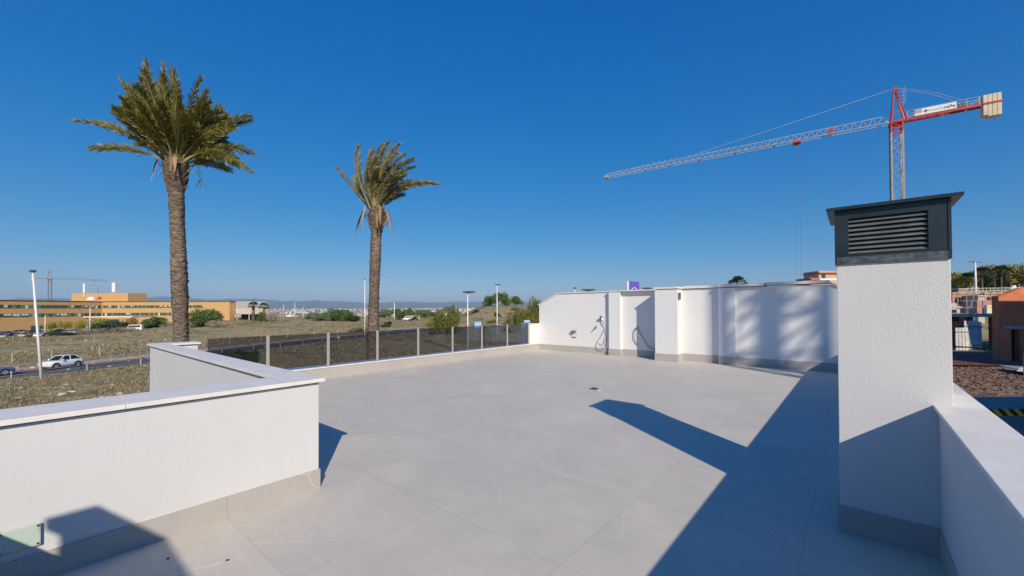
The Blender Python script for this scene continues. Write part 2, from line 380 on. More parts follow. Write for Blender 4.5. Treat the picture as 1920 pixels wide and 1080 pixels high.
# ------------------------------------------------------------------ ground, one sheet to the horizon
def terrain():
    rad = np.concatenate([np.linspace(3, 60, 90), np.linspace(60, 330, 190)[1:], np.geomspace(330, 45000, 60)[1:]])
    ang = np.linspace(0, 2*pi, 541)[:-1]
    # finer in the forward half
    A, Rr = np.meshgrid(ang, rad); x = Rr*np.cos(A); y = Rr*np.sin(A); z = gz(x, y)
    rng = np.random.default_rng(3)
    rough_ = S(25, 70, Rr)*(1-S(300, 600, Rr)); X = x*cy+y*sy_; D = -x*sy_+y*cy
    off = S(6, 9, roaddist(X, D)); z = z + rng.normal(0, .10, z.shape)*rough_*off
    V = np.stack([x.ravel(), y.ravel(), z.ravel()], 1); n = len(ang); V = np.vstack([V, [[0, 0, -5.4]]])
    i, j = np.meshgrid(np.arange(len(rad)-1), np.arange(n), indexing='ij'); j2 = (j+1) % n
    Fa = np.stack([i*n+j, (i+1)*n+j, (i+1)*n+j2, i*n+j2], -1).reshape(-1, 4)
    c = len(V)-1; k = np.arange(n); T = np.stack([np.full(n, c), k, (k+1) % n, (k+1) % n], 1)
    Fa = np.vstack([Fa, np.stack([np.full(n//2, c), k[::2], (k[::2]+1) % n, (k[::2]+2) % n], 1)])
    o = npmesh('ground', V, Fa, M['ground'], smooth=True); tag(o, kind='structure')
terrain()
def ribbon(name, P, w0, w1, dz, mat, n=10, kind='structure', parent=None):
    C = np.array(cat(P, n)); T = np.gradient(C, axis=0); T /= np.linalg.norm(T, axis=1)[:, None]; N = np.stack([T[:, 1], -T[:, 0]], 1)
    ks = np.linspace(w0, w1, 5); V = []
    for k in ks:
        q = C + N*k
        for p in q:
            g = W(p[0], p[1]); V.append((g.x, g.y, 0))
    V = np.array(V)
    m = len(C)
    zc = np.array([float(gz(*W(*c)[:2])) for c in C]) 
    for a in range(5): V[a*m:(a+1)*m, 2] = (gz(V[a*m:(a+1)*m, 0], V[a*m:(a+1)*m, 1]))+dz
    i, j = np.meshgrid(np.arange(4), np.arange(m-1), indexing='ij')
    Fa = np.stack([i*m+j, i*m+j+1, (i+1)*m+j+1, (i+1)*m+j], -1).reshape(-1, 4)
    o = npmesh(name, V, Fa, mat, parent, smooth=True)
    if kind: tag(o, kind=kind)
    return o
ribbon('soil_bank', [(p[0], p[1]) for p in ROAD], -8.5, 4.6, .02, M['soil'])
ribbon('road', ROAD, -3.6, 3.6, .07, M['asphalt'])
ribbon('road_edge_line', ROAD, 3.15, 3.3, .085, M['paint'])
ribbon('road_edge_line', ROAD, -3.3, -3.15, .085, M['paint'])
def dashes():
    mb = MB(); C = cat(ROAD, 30); acc = 0
    for i in range(len(C)-1):
        a = gp(*C[i], .09); b = gp(*C[i+1], .09); acc += (b-a).length
        if acc % 6 < 2.6:
            d = (b-a).normalized(); s = Vector((d.y, -d.x, 0))*.07
            mb.add([a-s, a+s, b+s, b-s], [(0, 1, 2, 3)])
    tag(mb.build('road_centre_line', M['paint']), kind='structure')
dashes()
ribbon('side_road', [(-33, 124), (-32, 150), (-34, 185), (-30, 225), (-22, 250)], -2.5, 2.5, .12, M['asphalt_pale'])
# mountains far behind the plain
def mountains():
    rng = np.random.default_rng(8); ang = np.radians(np.linspace(25, 205, 420)); n = len(ang)
    def oct_(a, f0, seed, k=6):
        r = np.random.default_rng(seed); v = 0
        for o in range(k): v = v + np.sin(a*f0*2**o + r.uniform(0, 6.28))*.55**o
        return v
    rows = []; rad = np.linspace(15500, 21500, 14)
    V = []
    for i, R_ in enumerate(rad):
        t = i/(len(rad)-1); prof = sin(pi*min(1, t*1.25)*.5 if t < .8 else pi*.5)
        h = 330+70*oct_(ang, 5, 4)+35*oct_(ang+t*.12, 21, 5); h += 26*oct_(ang+i*.9, 60, 10+i, 4)*prof
        zz = 20 + prof*h*(1 if t < .85 else .6)
        V.append(np.stack([R_*np.cos(ang), R_*np.sin(ang), zz], 1))
    V = np.vstack(V); m = len(rad)
    i, j = np.meshgrid(np.arange(m-1), np.arange(n-1), indexing='ij')
    Fa = np.stack([i*n+j, (i+1)*n+j, (i+1)*n+j+1, i*n+j+1], -1).reshape(-1, 4)
    o = npmesh('mountains', V, Fa, var('mountain_scrub', (.16, .15, .12), .3, .0015, .95), smooth=True); tag(o, kind='structure')
mountains()
# distant town on the plain: countless white blocks
def town():
    rng = np.random.default_rng(21); V = []; Fa = []; mi = []
    N = 2000
    D = rng.uniform(1900, 11000, N); a = rng.uniform(-.9, .1, N); X = a*D
    cl = np.sin(X*.0016+1)*np.sin(D*.0011)+.35*np.sin(X*.006); keep = cl > -.45; D = D[keep]; X = X[keep]
    base = np.array([(0,0,0),(1,0,0),(1,1,0),(0,1,0),(0,0,1),(1,0,1),(1,1,1),(0,1,1)], float)-[.5, .5, 0]
    fc = np.array([(4,5,6,7),(0,1,5,4),(1,2,6,5),(2,3,7,6),(3,0,4,7)])
    for k in range(len(D)):
        p = W(X[k], D[k]); s = np.array([rng.uniform(12, 45), rng.uniform(10, 25), rng.uniform(5, 13)*(1+.00009*D[k])]); th = rng.uniform(0, pi)
        b = base*s; c_, s_ = cos(th), sin(th); b = np.stack([b[:, 0]*c_-b[:, 1]*s_+p.x, b[:, 0]*s_+b[:, 1]*c_+p.y, b[:, 2]-2], 1)
        b[:, 2] += float(gz(p.x, p.y)); Fa.append(fc+len(V)*8); V.append(b); mi += [int(rng.integers(0, 4))]*5
    tag(npmesh('distant_town', np.vstack(V), np.vstack(Fa), [var('far_white_wall', (.60, .58, .54), .05, 1), var('far_cream_wall', (.48, .43, .36), .05, 1), var('far_terracotta', (.38, .22, .16), .05, 1), var('far_pale_wall', (.68, .68, .66), .05, 1)], mi=mi),
        'pale blocks of a far-off town spread over the plain', 'town', kind='stuff')
town()
# ------------------------------------------------------------------ terrace: floor, house below, walls
fl = MB()
XL, XR, YF, YN = -9.62, .42, 13.16, -.75
fl.prism([(-3.74, YN), (XR, YN), (XR, YF), (XL, YF), (XL, 1.76), (-3.74, 1.76)], -.12, 0, 'z')
tag(fl.build('terrace_floor', M['tile']), kind='structure')
hb = empty('house', (0, 0, -5.4), label='white rendered house under the tiled roof terrace, seen only along its outer edge', cat='house')
h = MB(); h.prism([(-4.14, -7), (.60, -7), (.60, 13.3), (-9.98, 13.3), (-9.98, 1.52), (-4.14, 1.52)], .0-.9, 5.27, 'z'); h.build('wall', M['stucco_far'], hb)
# near left parapet, an L with its return
CAPZ = .951
def parapet_left():
    t = empty('parapet_wall', (-3.9, 1.2, 0), label='white L-shaped parapet with pale stone coping, left foreground of terrace', cat='parapet wall')
    o = -Vector((-3.9, 1.2, 0))
    m = MB(); m.prism([(-3.74, -3.2), (-3.74, 1.735), (-9.78, 1.735), (-9.78, 2.2), (-10.12, 2.2), (-10.12, 1.55), (-4.09, 1.55), (-4.09, -3.2)], -.12, CAPZ, 'z')
    m.build('wall', M['stucco'], t, loc=o)
    m = MB(); yy = [-3.2, -1.95, -.75, .45, 1.51]
    for a, b in zip(yy[:-1], yy[1:]): m.box(-4.13, -3.70, a, b-.0025, CAPZ, CAPZ+.032)
    xx = [-3.70, -4.72, -5.92, -7.12, -8.32, -9.52, -10.17]
    for a, b in zip(xx[:-1], xx[1:]): m.box(b+.0025, a, 1.51, 1.775, CAPZ, CAPZ+.032)
    m.box(-10.17, -9.74, 1.7775, 2.24, CAPZ, CAPZ+.032)
    m.build('coping', M['coping'], t, loc=o, bevel=.0025)
    m = MB(); m.box(-3.742, -3.728, -3.2, 1.747, 0, .164); m.box(-9.6, -3.742, 1.733, 1.747, 0, .164); m.build('skirting', M['skirt'], t, loc=o)
    # dark joint strip under the coping
    m = MB(); m.box(-3.741, -3.736, -3.2, 1.739, CAPZ-.012, CAPZ-.001); m.box(-9.78, -4.092, 1.546, 1.5505, CAPZ-.012, CAPZ-.001)
    m.build('joint', M['grey_plastic'], t, loc=o)
    return t
parapet_left()
# glass plate with four screws on it
t = empty('cover_plate', (-3.74, 0, .28), label='pale green glass plate held by four screws low on the left parapet', cat='cover plate')
m = MB(); m.box(.012, .022, -.105, .086, -.064, .066); m.build('plate', NT('pale_green_glass').col((.50, .58, .50)).rough(.15).m, t, bevel=.006)
m = MB(); m.box(.0005, .012, -.09, .07, -.05, .05); m.build('backing', M['grey_plastic'], t)
for yy in (-.067, .074):
    for zz in (-.05, .055):
        m = MB(); m.tube([(.02, yy, zz), (.026, yy, zz)], .005, 10); m.build('screw', M['black'], t)
# right parapet
t = empty('parapet_wall', (.5, 3, 0), label='white parapet with broad pale stone coping running past the ventilation chimney', cat='parapet wall'); o = -Vector((.5, 3, 0))
m = MB(); m.prism([(.399, -.92), (.60, -.92), (.60, 13.0), (.399, 13.0), (.399, 4.372), (.466, 4.372), (.466, 3.785), (.399, 3.785)], -.12, .948, 'z'); m.build('wall', M['stucco'], t, loc=o)
m = MB(); m.prism([(.375, -.95), (.618, -.95), (.618, 12.9), (.375, 12.9), (.375, 4.374), (.466, 4.374), (.466, 3.785), (.375, 3.785)], .948, .971, 'z'); m.build('coping', M['coping'], t, loc=o, bevel=.003)
m = MB(); m.box(.388, .401, -.66, 3.775, 0, .186); m.box(.388, .401, 4.385, 12.9, 0, .186); m.build('skirting', M['skirt'], t, loc=o)
# rear parapet behind the viewpoint with its own flue (they cast the shadow at the lower left)
t = empty('parapet_wall', (-1, -.8, 0), label='white parapet closing the terrace behind the viewpoint, seen only by its shadow', cat='parapet wall'); o = -Vector((-1, -.8, 0))
m = MB(); m.box(-3.74, .398, -.90, -.70, -.12, .948); m.build('wall', M['stucco'], t, loc=o)
m = MB(); m.box(-3.70, .374, -.93, -.68, .948, .971); m.build('coping', M['coping'], t, loc=o)
t = empty('ventilation_chimney', (-.4, -1.7, 0), label='white slab chimney behind the viewpoint that throws the roofed shadow at lower left', cat='chimney'); o = -Vector((-.4, -1.7, 0))
m = MB(); m.box(-.912, .22, -1.81, -1.59, -.9, 2.25); m.build('shaft', M['stucco'], t, loc=o)
m = MB(); m.box(-.995, .30, -1.812, -1.588, 2.25, 2.317); m.build('cap', M['anth'], t, loc=o)
# ventilation chimney in the foreground
def chimney():
    x0, x1, y0, y1 = -.105, .464, 3.787, 4.370
    t = empty('ventilation_chimney', (.18, 4.08, 0), label='white rendered chimney with dark louvred metal cowl, right foreground', cat='chimney'); o = -Vector((.18, 4.08, 0))
    m = MB(); m.box(x0, x1, y0, y1, -.02, 1.93)
    m.build('shaft', m_stucco('coarse_white_render', (.655, .65, .64), 135, .42, .006), t, loc=o, bevel=.004)
    m = MB(); m.box(x0-.012, .399-.012, y0-.013, y0+.001, 0, .186); m.box(x0-.0125, x0+.001, y0+.001, y1+.01, 0, .186); m.build('skirting', M['skirt'], t, loc=o)
    # cowl: frame round a recessed bank of louvres
    a0, a1, b0, b1 = x0-.008, x1+.006, y0-.012, y1+.012; z0, z1 = 1.912, 2.300
    c = MB(); lx0, lx1, lz0, lz1 = a0+.078, a1-.105, 1.978, 2.232
    c.box(a0+.012, lx0, b0, b0+.03, z0+.05, z1); c.box(lx1, a1-.016, b0, b0+.03, z0+.05, z1)
    c.box(lx0, lx1, b0, b0+.03, lz1, z1); c.box(lx0, lx1, b0, b0+.03, z0+.05, lz0)
    c.box(a0, a0+.012, b0-.004, b1, z0, z1); c.box(a1-.016, a1, b0-.004, b1, z0, z1)
    c.box(a0+.012, a1-.016, b1-.03, b1, z0, z1); c.box(a0+.012, a1-.016, b0+.03, b1-.03, z1-.02, z1)
    c.build('cowl', M['anth'], t, loc=o, bevel=.0015)
    c = MB(); c.box(a0+.012, a1-.016, b0-.003, b0+.03, z0, z0+.0495); c.build('base_flashing', M['scuff'], t, loc=o, bevel=.0015)
    c = MB(); c.box(a0+.02, a1-.02, b0+.10, b0+.11, z0, z1-.02); c.build('backing', M['black'], t, loc=o)
    n = 8; hh = (lz1-lz0)/n
    for i in range(n):
        zt = lz1-i*hh; s = MB()
        yA, yB = b0+.026, b0+.004; zA, zB = zt-.003, zt-hh*.80
        s.add([(lx0, yA, zA), (lx1, yA, zA), (lx1, yB, zB), (lx0, yB, zB), (lx0, yA+.003, zA-.004), (lx1, yA+.003, zA-.004), (lx1, yB+.003, zB-.003), (lx0, yB+.003, zB-.003)],
              [(0,1,2,3), (7,6,5,4), (0,4,5,1), (1,5,6,2), (2,6,7,3), (3,7,4,0)])
        s.build('louvre', M['anth2'], t, loc=o)
    r = MB(); r.box(x0-.053, x1+.058, y0-.045, y1+.04, 2.300, 2.318)
    r.box(x0-.053, x1+.058, y0-.047, y0-.0452, 2.297, 2.319)
    r.build('roof_plate', [M['anth']], t, loc=o)
    for xa, xb in ((x0-.050, a0-.001), (a1+.001, x1+.055)): r = MB(); r.box(xa, xb, y0-.040, y1+.035, 2.296, 2.2995); r.build('soffit', M['roofgrey'], t, loc=o)
chimney()
# far wall
def farwall():
    t = empty('party_wall', (-4.6, 13.1, 0), label='long white wall across the far side of the terrace with three shallow piers', cat='wall'); o = -Vector((-4.6, 13.1, 0))
    zt = 2.185; m = MB()
    m.prism([(-9.62, 0-.1), (-6.55, -.1), (-6.55, zt), (-8.72, zt), (-9.62, 1.76)], 13.16, 13.36, 'y')
    m.prism([(-6.13, -.1), (-4.77, -.1), (-4.77, zt), (-6.13, zt)], 13.16, 13.36, 'y')
    m.prism([(-4.09, -.1), (-3.03, -.1), (-3.03, zt), (-4.09, zt)], 13.03, 13.36, 'y')
    m.prism([(-2.60, -.1), (.6, -.1), (.6, 1.68), (-.52, zt), (-2.60, zt)], 12.94, 13.36, 'y')
    m.build('wall', M['stucco_far'], t, loc=o)
    for a, b, y, z2 in ((-6.55, -6.13, 13.02, zt), (-4.77, -4.09, 12.57, zt), (-3.03, -2.60, 12.87, zt)):
        p = MB(); p.box(a, b, y, 13.36, -.1, z2); p.build('pier', M['stucco_far'], t, loc=o, bevel=.004)
    s = MB(); e = .012; H_ = .225
    s.box(-9.61, -6.55-e, 13.16-e, 13.161, 0, H_); s.box(-6.13+e, -4.77-e, 13.16-e, 13.161, 0, H_)
    s.box(-4.09+e, -3.03-e, 13.03-e, 13.031, 0, H_); s.box(-2.60+e, .385, 12.94-e, 12.941, 0, H_)
    for a, b, y, yl, yr in ((-6.55, -6.13, 13.02, 13.16, 13.16), (-4.77, -4.09, 12.57, 13.16, 13.03), (-3.03, -2.60, 12.87, 13.03, 12.94)):
        s.box(a-e, b+e, y-e, y+.001, 0, H_); s.box(a-e, a+.001, y+.001, yl-e-.001, 0, H_); s.box(b-.001, b+e, y+.001, yr-e-.001, 0, H_)
    s.build('skirting', M['skirt'], t, loc=o)
    c = MB(); g = .005
    def cap(x0, x1, y, zz, th): c.box(x0, x1, y, 13.41, zz, zz+th)
    cap(-8.70, -6.57, 13.12, zt+.001, .03); cap(-6.565, -4.79, 12.99, zt+.001, .032)
    cap(-4.785, -4.05, 12.535, zt+.012, .055); cap(-4.045, -3.05, 12.97, zt+.02, .075); cap(-3.045, -1.9, 12.83, zt+.02, .075); cap(-1.88, -.5, 12.88, zt+.035, .075)
    c.add([(-8.705, 13.12, zt+.001), (-8.705, 13.41, zt+.001), (-9.65, 13.41, 1.752), (-9.65, 13.12, 1.752), (-8.705, 13.12, zt+.033), (-8.705, 13.41, zt+.033), (-9.66, 13.41, 1.785), (-9.66, 13.12, 1.785)],
          [(0,1,2,3), (7,6,5,4), (0,4,5,1), (1,5,6,2), (2,6,7,3), (3,7,4,0)])
    c.add([(-.495, 12.9, zt+.002), (-.495, 13.41, zt+.002), (.63, 13.41, 1.67), (.63, 12.9, 1.67), (-.495, 12.9, zt+.07), (-.495, 13.41, zt+.07), (.63, 13.41, 1.735), (.63, 12.9, 1.735)],
          [(0,1,2,3), (7,6,5,4), (0,4,5,1), (1,5,6,2), (2,6,7,3), (3,7,4,0)])
    c.build('coping', M['coping'], t, loc=o, bevel=.004)
farwall()
# curb under the glass
t = empty('low_curb_wall', (-9.7, 8, 0), label='low stone-faced curb with white cap under the glass balustrade', cat='curb'); o = -Vector((-9.7, 8, 0))
m = MB(); m.box(-9.98, -9.62, 2.25, 13.16, -.12, .235); m.build('wall', M['dusty_white'], t, loc=o)
m = MB(); m.box(-9.62, -9.606, 1.76, 13.145, 0, .228); m.build('skirting', M['skirt'], t, loc=o)
m = MB(); m.box(-10.0, -9.59, 2.25, 13.155, .236, .256); m.build('coping', M['dusty_white'], t, loc=o, bevel=.003)
t = empty('end_block', (-9.8, 12.85, .25), label='small white rendered block ending the glass balustrade at the far wall', cat='low wall')
m = MB(); m.box(-.18, .19, -.31, .30, .006, .755); m.build('wall', M['stucco_far'], t)
m = MB(); m.box(-.21, .21, -.34, .305, .756, .785); m.build('coping', M['coping'], t)
# glass balustrade
t = empty('glass_balustrade', (-9.66, 8, .256), label='smoked glass balustrade on slim metal posts along the terrace edge', cat='balustrade')
ys = [2.29-8]+[3.39+1.31*k-8 for k in range(0, 7)] + [12.50-8]
for k, yy in enumerate(ys[1:]):
    m = MB(); m.box(-.025, .025, yy-.03, yy+.03, .008, .80); p = m.build('post', M['steel'], t, bevel=.004)
    m = MB(); m.box(-.05, .05, yy-.05, yy+.05, 0, .008); m.build('base_plate', M['steel'], p)
for a, b in zip(ys[:-1], ys[1:]):
    m = MB(); m.box(-.006, .006, a+.036, b-.036, .05, .79); m.build('glass_panel', M['glass'], t)
    for yy in (a+.036, b-.036):
        pass
# small fittings on the far wall
t = empty('wall_socket_box', (-8.02, 13.16, .67), label='grey hooded socket box with pale flap on the far wall', cat='socket box')
m = MB(); m.box(-.09, .09, -.02, 0, -.14, .13); m.build('housing', M['grey_plastic'], t, bevel=.008)
m = MB(); m.prism([(-.1, .125), (-.02, .13), (-.02, .05), (-.1, .05)], -.085, .085, 'x'); m.build('hood', M['grey_plastic'], t, bevel=.004)
m = MB(); m.box(-.055, .075, -.045, -.021, -.11, .045); m.build('flap', M['white_metal'], t, bevel=.006)
t = empty('shower_hose', (-6.85, 13.16, 1.1), label='chrome hand shower hanging in its bracket with a looping hose on the far wall', cat='hand shower')
m = MB(); m.tube([(0, 0, .12), (0, -.07, .12)], .022, 10); m.build('bracket', M['chrome'], t); m = MB(); m.tube([(-.09, 0, .1), (-.09, -.05, .1)], .025, 10); m.build('bracket', M['chrome'], t)
m = MB(); m.tube([(.0, -.07, .20), (.03, -.09, .10), (.06, -.06, -.05)], [.02, .016, .012], 10); m.tube([(-.02, -.05, .19), (-.01, -.14, .21)], [.05, .04], 14); m.build('hand_shower', M['chrome'], t)
pts = cat([(.06, -.05, -.05), (.12, -.04, -.3), (.16, -.03, -.55), (.10, -.03, -.8), (-.08, -.03, -.98), (-.25, -.03, -.92), (-.22, -.03, -.7), (-.05, -.03, -.45), (.03, -.02, -.28)], 6)
m = MB(); m.tube(pts, .009, 8); m.build('hose', M['chrome'], t, smooth=True)
pts = cat([(.10, -.04, -.5), (.05, -.035, -.72), (-.05, -.03, -.78), (-.14, -.03, -.7)], 5)
m = MB(); m.tube(pts, .008, 8); m.build('hose', M['chrome'], t, smooth=True)
t = empty('wall_tap', (-7.12, 13.16, .92), label='small chrome tap sticking out of the far wall left of the hand shower', cat='tap')
m = MB(); m.tube([(.04, 0, .02), (.04, -.08, .02), (-.02, -.1, -.03), (-.06, -.1, -.05)], [.018, .02, .018, .014], 10); m.build('spout', M['chrome'], t)
m = MB(); m.tube([(.04, -.06, .03), (.05, -.06, .07)], .03, 10); m.build('knob', M['chrome'], t)
t = empty('loose_cable', (-5.45, 13.16, .8), label='grey cable looping out of the recess between the first two piers', cat='cable')
m = MB(); m.tube(cat([(-.12, -.02, -.42), (-.22, -.05, -.2), (-.22, -.05, .05), (-.12, -.05, .18), (-.02, -.05, -.02), (.1, -.05, -.2), (.25, -.05, -.42), (.42, -.05, -.5), (.66, -.05, -.46)], 6), .011, 8); m.build('cable', M['grey_plastic'], t, smooth=True)
m = MB(); m.tube([(-.13, 0, .15), (-.13, -.06, .17)], .03, 10); m.build('outlet', M['grey_plastic'], t)
t = empty('wall_lamp', (-4.088, 12.66, 1.97), label='small dark wall light on the side of the widest pier', cat='wall light')
m = MB(); m.box(0, .07, -.035, .035, -.1, .1); m.build('housing', M['anth2'], t, bevel=.006); m = MB(); m.box(.01, .06, -.028, .028, -.112, -.1); m.build('lens', M['lamp_clear'], t)
# floor drain and specks
t = empty('floor_drain', (-4.01, 7.32, 0), label='small dark square drain cover set in the terrace tiles', cat='floor drain')
m = MB(); m.box(-.07, .07, -.07, .07, .001, .02); m.build('frame', M['grey_plastic'], t, bevel=.004)
for k in range(4): m = MB(); m.box(-.05, .05, -.05+k*.028, -.036+k*.028, .0205, .026); m.build('slot_bar', M['black'], t)
t = MB(); t.box(-.03, .04, -.015, .02, .001, .012); tag(t.build('debris_chip', M['cream_block'], loc=(-3.86, 7.26, 0), rz=.4), 'pale chip of mortar lying beside the floor drain', 'debris')
for k, (x, y) in enumerate(((-3.42, .62), (-3.1, .86))):
    t = MB(); t.lathe([(.003, 0), (.008, .002), (.006, .005), (.002, .007)], n=7, sx=1.6); tag(t.build('debris_chip', M['black'], loc=(x, y, .0005), rz=k), ['dark crumb on the shaded tiles near the left parapet foot', 'tiny dark crumb on the sunlit tiles right of the shaded one'][k], 'debris')
# ------------------------------------------------------------------ tower cranes
def lattice(mb, p, q, w, seg, leg, br, mi=0):
    """square lattice mast between p and q"""
    p = Vector(p); q = Vector(q); L = (q-p).length; n = max(1, round(L/seg)); C = [(-w/2, -w/2), (w/2, -w/2), (w/2, w/2), (-w/2, w/2)]
    for c in C: mb.bar(p+Vector((*c, 0)), q+Vector((*c, 0)), leg, mi=mi)
    for i in range(n+1):
        z = p.z+L*i/n
        for k in range(4):
            a = C[k]; b = C[(k+1) % 4]; mb.bar((p.x+a[0], p.y+a[1], z), (p.x+b[0], p.y+b[1], z), br, mi=mi)
            if i < n:
                z2 = p.z+L*(i+1)/n
                if (i+k) % 2: a, b = b, a
                mb.bar((p.x+a[0], p.y+a[1], z), (p.x+b[0], p.y+b[1], z2), br, mi=mi)
def crane(loc, yaw, zj, L, Lc, apex, w, label, mats, detail=True, jh=1.15, jw=1.1, group=None, trolley=.27):
    """loc at the mast foot; jib points to local +x; heights are above loc"""
    t = empty('tower_crane', loc, yaw, label, 'tower crane', group); mg, mw, mr = mats
    m = MB(); lattice(m, (0, 0, 0), (0, 0, zj-1.6), w, 1.5*w if detail else 2, .13*w+.03, .05); m.build('mast', mg, t)
    m = MB(); lattice(m, (0, 0, zj-1.6), (0, 0, zj-.25), w*.97, .9, .18, .09); m.box(-w*.6, w*.6, -w*.6, w*.6, zj-.25, zj+.05); m.box(-w*.66, w*.66, -w*.3, w*.3, zj-.5, zj-.25); m.build('slewing_unit', mr, t)
    # cat head
    m = MB(); h = w*.5
    for s in (-1, 1):
        m.bar((h*.9, s*h, zj), (h*.25, s*.12, apex), .14); m.bar((-h*1.7, s*h, zj), (h*.05, s*.12, apex-.3), .16)
        m.bar((h*.8, s*h*.8, zj+(apex-zj)*.28), (-h*1.1, s*h*.8, zj+(apex-zj)*.28), .09)
    for k in range(1, 4):
        f = k/4; y = h*(1-f)+.12*f; x = h*(.9*(1-f)+.25*f); z = zj+(apex-zj)*f; m.bar((x, -y, z), (x, y, z), .09)
    m.box(-.25, .25, -.2, .2, apex-.35, apex+.05); m.build('cat_head', mr, t)
    m = MB()
    for k in range(5):
        z = zj+(apex-zj)*(.5+.1*k); m.tube([(-.35, -.5, z), (-.95, -.5, z), (-.95, .5, z), (-.35, .5, z)], .02, 4)
    for y in (-.5, .5): m.bar((-.95, y, zj+(apex-zj)*.5), (-.95, y, zj+(apex-zj)*.95), .03)
    m.build('ladder_cage', mw, t)
    # jib: triangular lattice, one top chord and two bottom chords
    m = MB(); n = int(L/(jh*.95)); x0 = w*.5
    def hh(x): return jh*(1 if x < L*.8 else 1-.35*(x-L*.8)/(L*.2))
    m.bar((x0+.9, 0, zj+jh), (L-.3, 0, zj+hh(L)), .07); 
    for s in (-1, 1):
        m.bar((x0, s*jw/2, zj), (L, s*jw/2, zj), .075); m.bar((x0, s*jw/2, zj), (x0+.9, 0, zj+jh), .07)
    dx = (L-x0-.9)/n
    for i in range(n):
        xa = x0+.9+i*dx; xm = xa+dx/2; xb = xa+dx
        for s in (-1, 1):
            m.bar((xa, 0, zj+hh(xa)), (xm, s*jw/2, zj), .034); m.bar((xm, s*jw/2, zj), (xb, 0, zj+hh(xb)), .034)
        m.bar((xm, -jw/2, zj), (xm, jw/2, zj), .045)
    m.build('jib', mw, t)
    for f in (.34, .47, .6, .72, .82): m = MB(); m.box(L*f-.15, L*f+.15, -jw*.55, jw*.55, zj-.12, zj-.05); m.build('joint_plate', mg, t)
    m = MB(); m.box(L-.3, L+.25, -jw*.5, jw*.5, zj-.2, zj+.35); m.build('jib_end', mg, t)
    # counter-jib
    m = MB()
    for s in (-1, 1): m.bar((-w*.5, s*.55, zj-.02), (-Lc, s*.55, zj-.02), .14, .3)
    for k in range(9): x = -w*.5-(Lc-w)*k/8; m.bar((x, -.55, zj), (x, .55, zj), .09)
    m.build('counter_jib', mr, t)
    m = MB(); c0 = Lc-.1
    for k in range(4): m.box(-c0-.42*k-.39, -c0-.42*k, -.62, .62, zj-1.75 if k else zj-1.55, zj+1.15)
    m.build('counterweight', M['cream_block'], t, bevel=.03)
    for s in (-1, 1): m = MB(); m.bar((-c0+.05, s*.66, zj), (-c0-1.75, s*.66, zj+.0), .08, .22); m.build('weight_beam', mr, t)
    if detail:
        m = MB()
        for s in (-1, 1):
            for x in (-1.1, -2.3, -5.9, -7.0, -8.1, -Lc+.4): m.bar((x, s*.62, zj), (x, s*.62, zj+1.1), .05)
            for z in (.35, .7, 1.1): m.bar((-1.1, s*.62, zj+z), (-Lc+.4, s*.62, zj+z), .035)
        m.build('railing', mw, t)
        m = MB(); m.box(-Lc+1.3, -Lc+2.5, -.3, .3, zj+.1, zj+.45); m.tube([(-Lc+2.0, -.35, zj+.5), (-Lc+2.0, .35, zj+.5)], .28, 12); m.build('winch', M['anth2'], t)
        m = MB(); m.box(L*.10, L*.10+.0, 0, 0, 0, 0) if False else m
        m.box(7.2, 7.9, -.3, .3, zj+.15, zj+.62); m.tube([(7.5, -.3, zj+.65), (7.5, .3, zj+.65)], .25, 12); m.build('trolley_winch', mr, t)
    m = MB()
    px_ = w*.1
    m.tube([(px_, 0, apex), (L*.36, 0, zj+jh+(apex-zj-jh)*.40), (L*.62, 0, zj+jh*.98)], .035, 5)
    m.build('jib_tie', mw, t)
    for f in (.1, .25, .45):
        pass
    m = MB()
    for s in (-1, 1): m.tube([(0, s*.15, apex), (-Lc*.45, s*.35, zj+(apex-zj)*.62), (-Lc*.92, s*.5, zj+.2)], .022, 5)
    m.build('counter_jib_tie', mw, t)
    # trolley, falls and hook
    xt = L*trolley; m = MB(); m.box(xt-.55, xt+.55, -jw*.6, jw*.6, zj-.38, zj-.1); m.box(xt-.3, xt+.3, -.3, .3, zj-.65, zj-.38); m.build('trolley', mr, t)
    zb = 4.5 if detail else zj-3; m = MB()
    for s in (-1, 1): m.tube([(xt+s*.42, 0, zj-.5), (xt+s*.3, 0, zb)], .012, 4)
    m.build('hoist_rope', M['anth2'], t)
    m = MB(); m.box(xt-.35, xt+.35, -.12, .12, zb-.5, zb); m.tube([(xt, 0, zb-.5), (xt, 0, zb-.8), (xt+.12, 0, zb-1), (xt, 0, zb-1.12), (xt-.12, 0, zb-1)], .05, 6); m.build('hook_block', mr, t)
    return t
mats = (M['crane_grey'], M['crane_white'], M['red'])
pj = at(1680, 229, 60); foot = Vector((pj.x, pj.y, 0)); foot.z = float(gz(foot.x, foot.y)); ap = at(1669, 165, 60).z
RCR = crane(foot, radians(185.74), pj.z-foot.z, 44.2, 8.6, ap-foot.z, 1.25, 'tall grey lattice tower crane with red head and long jib, right of the sky', mats)
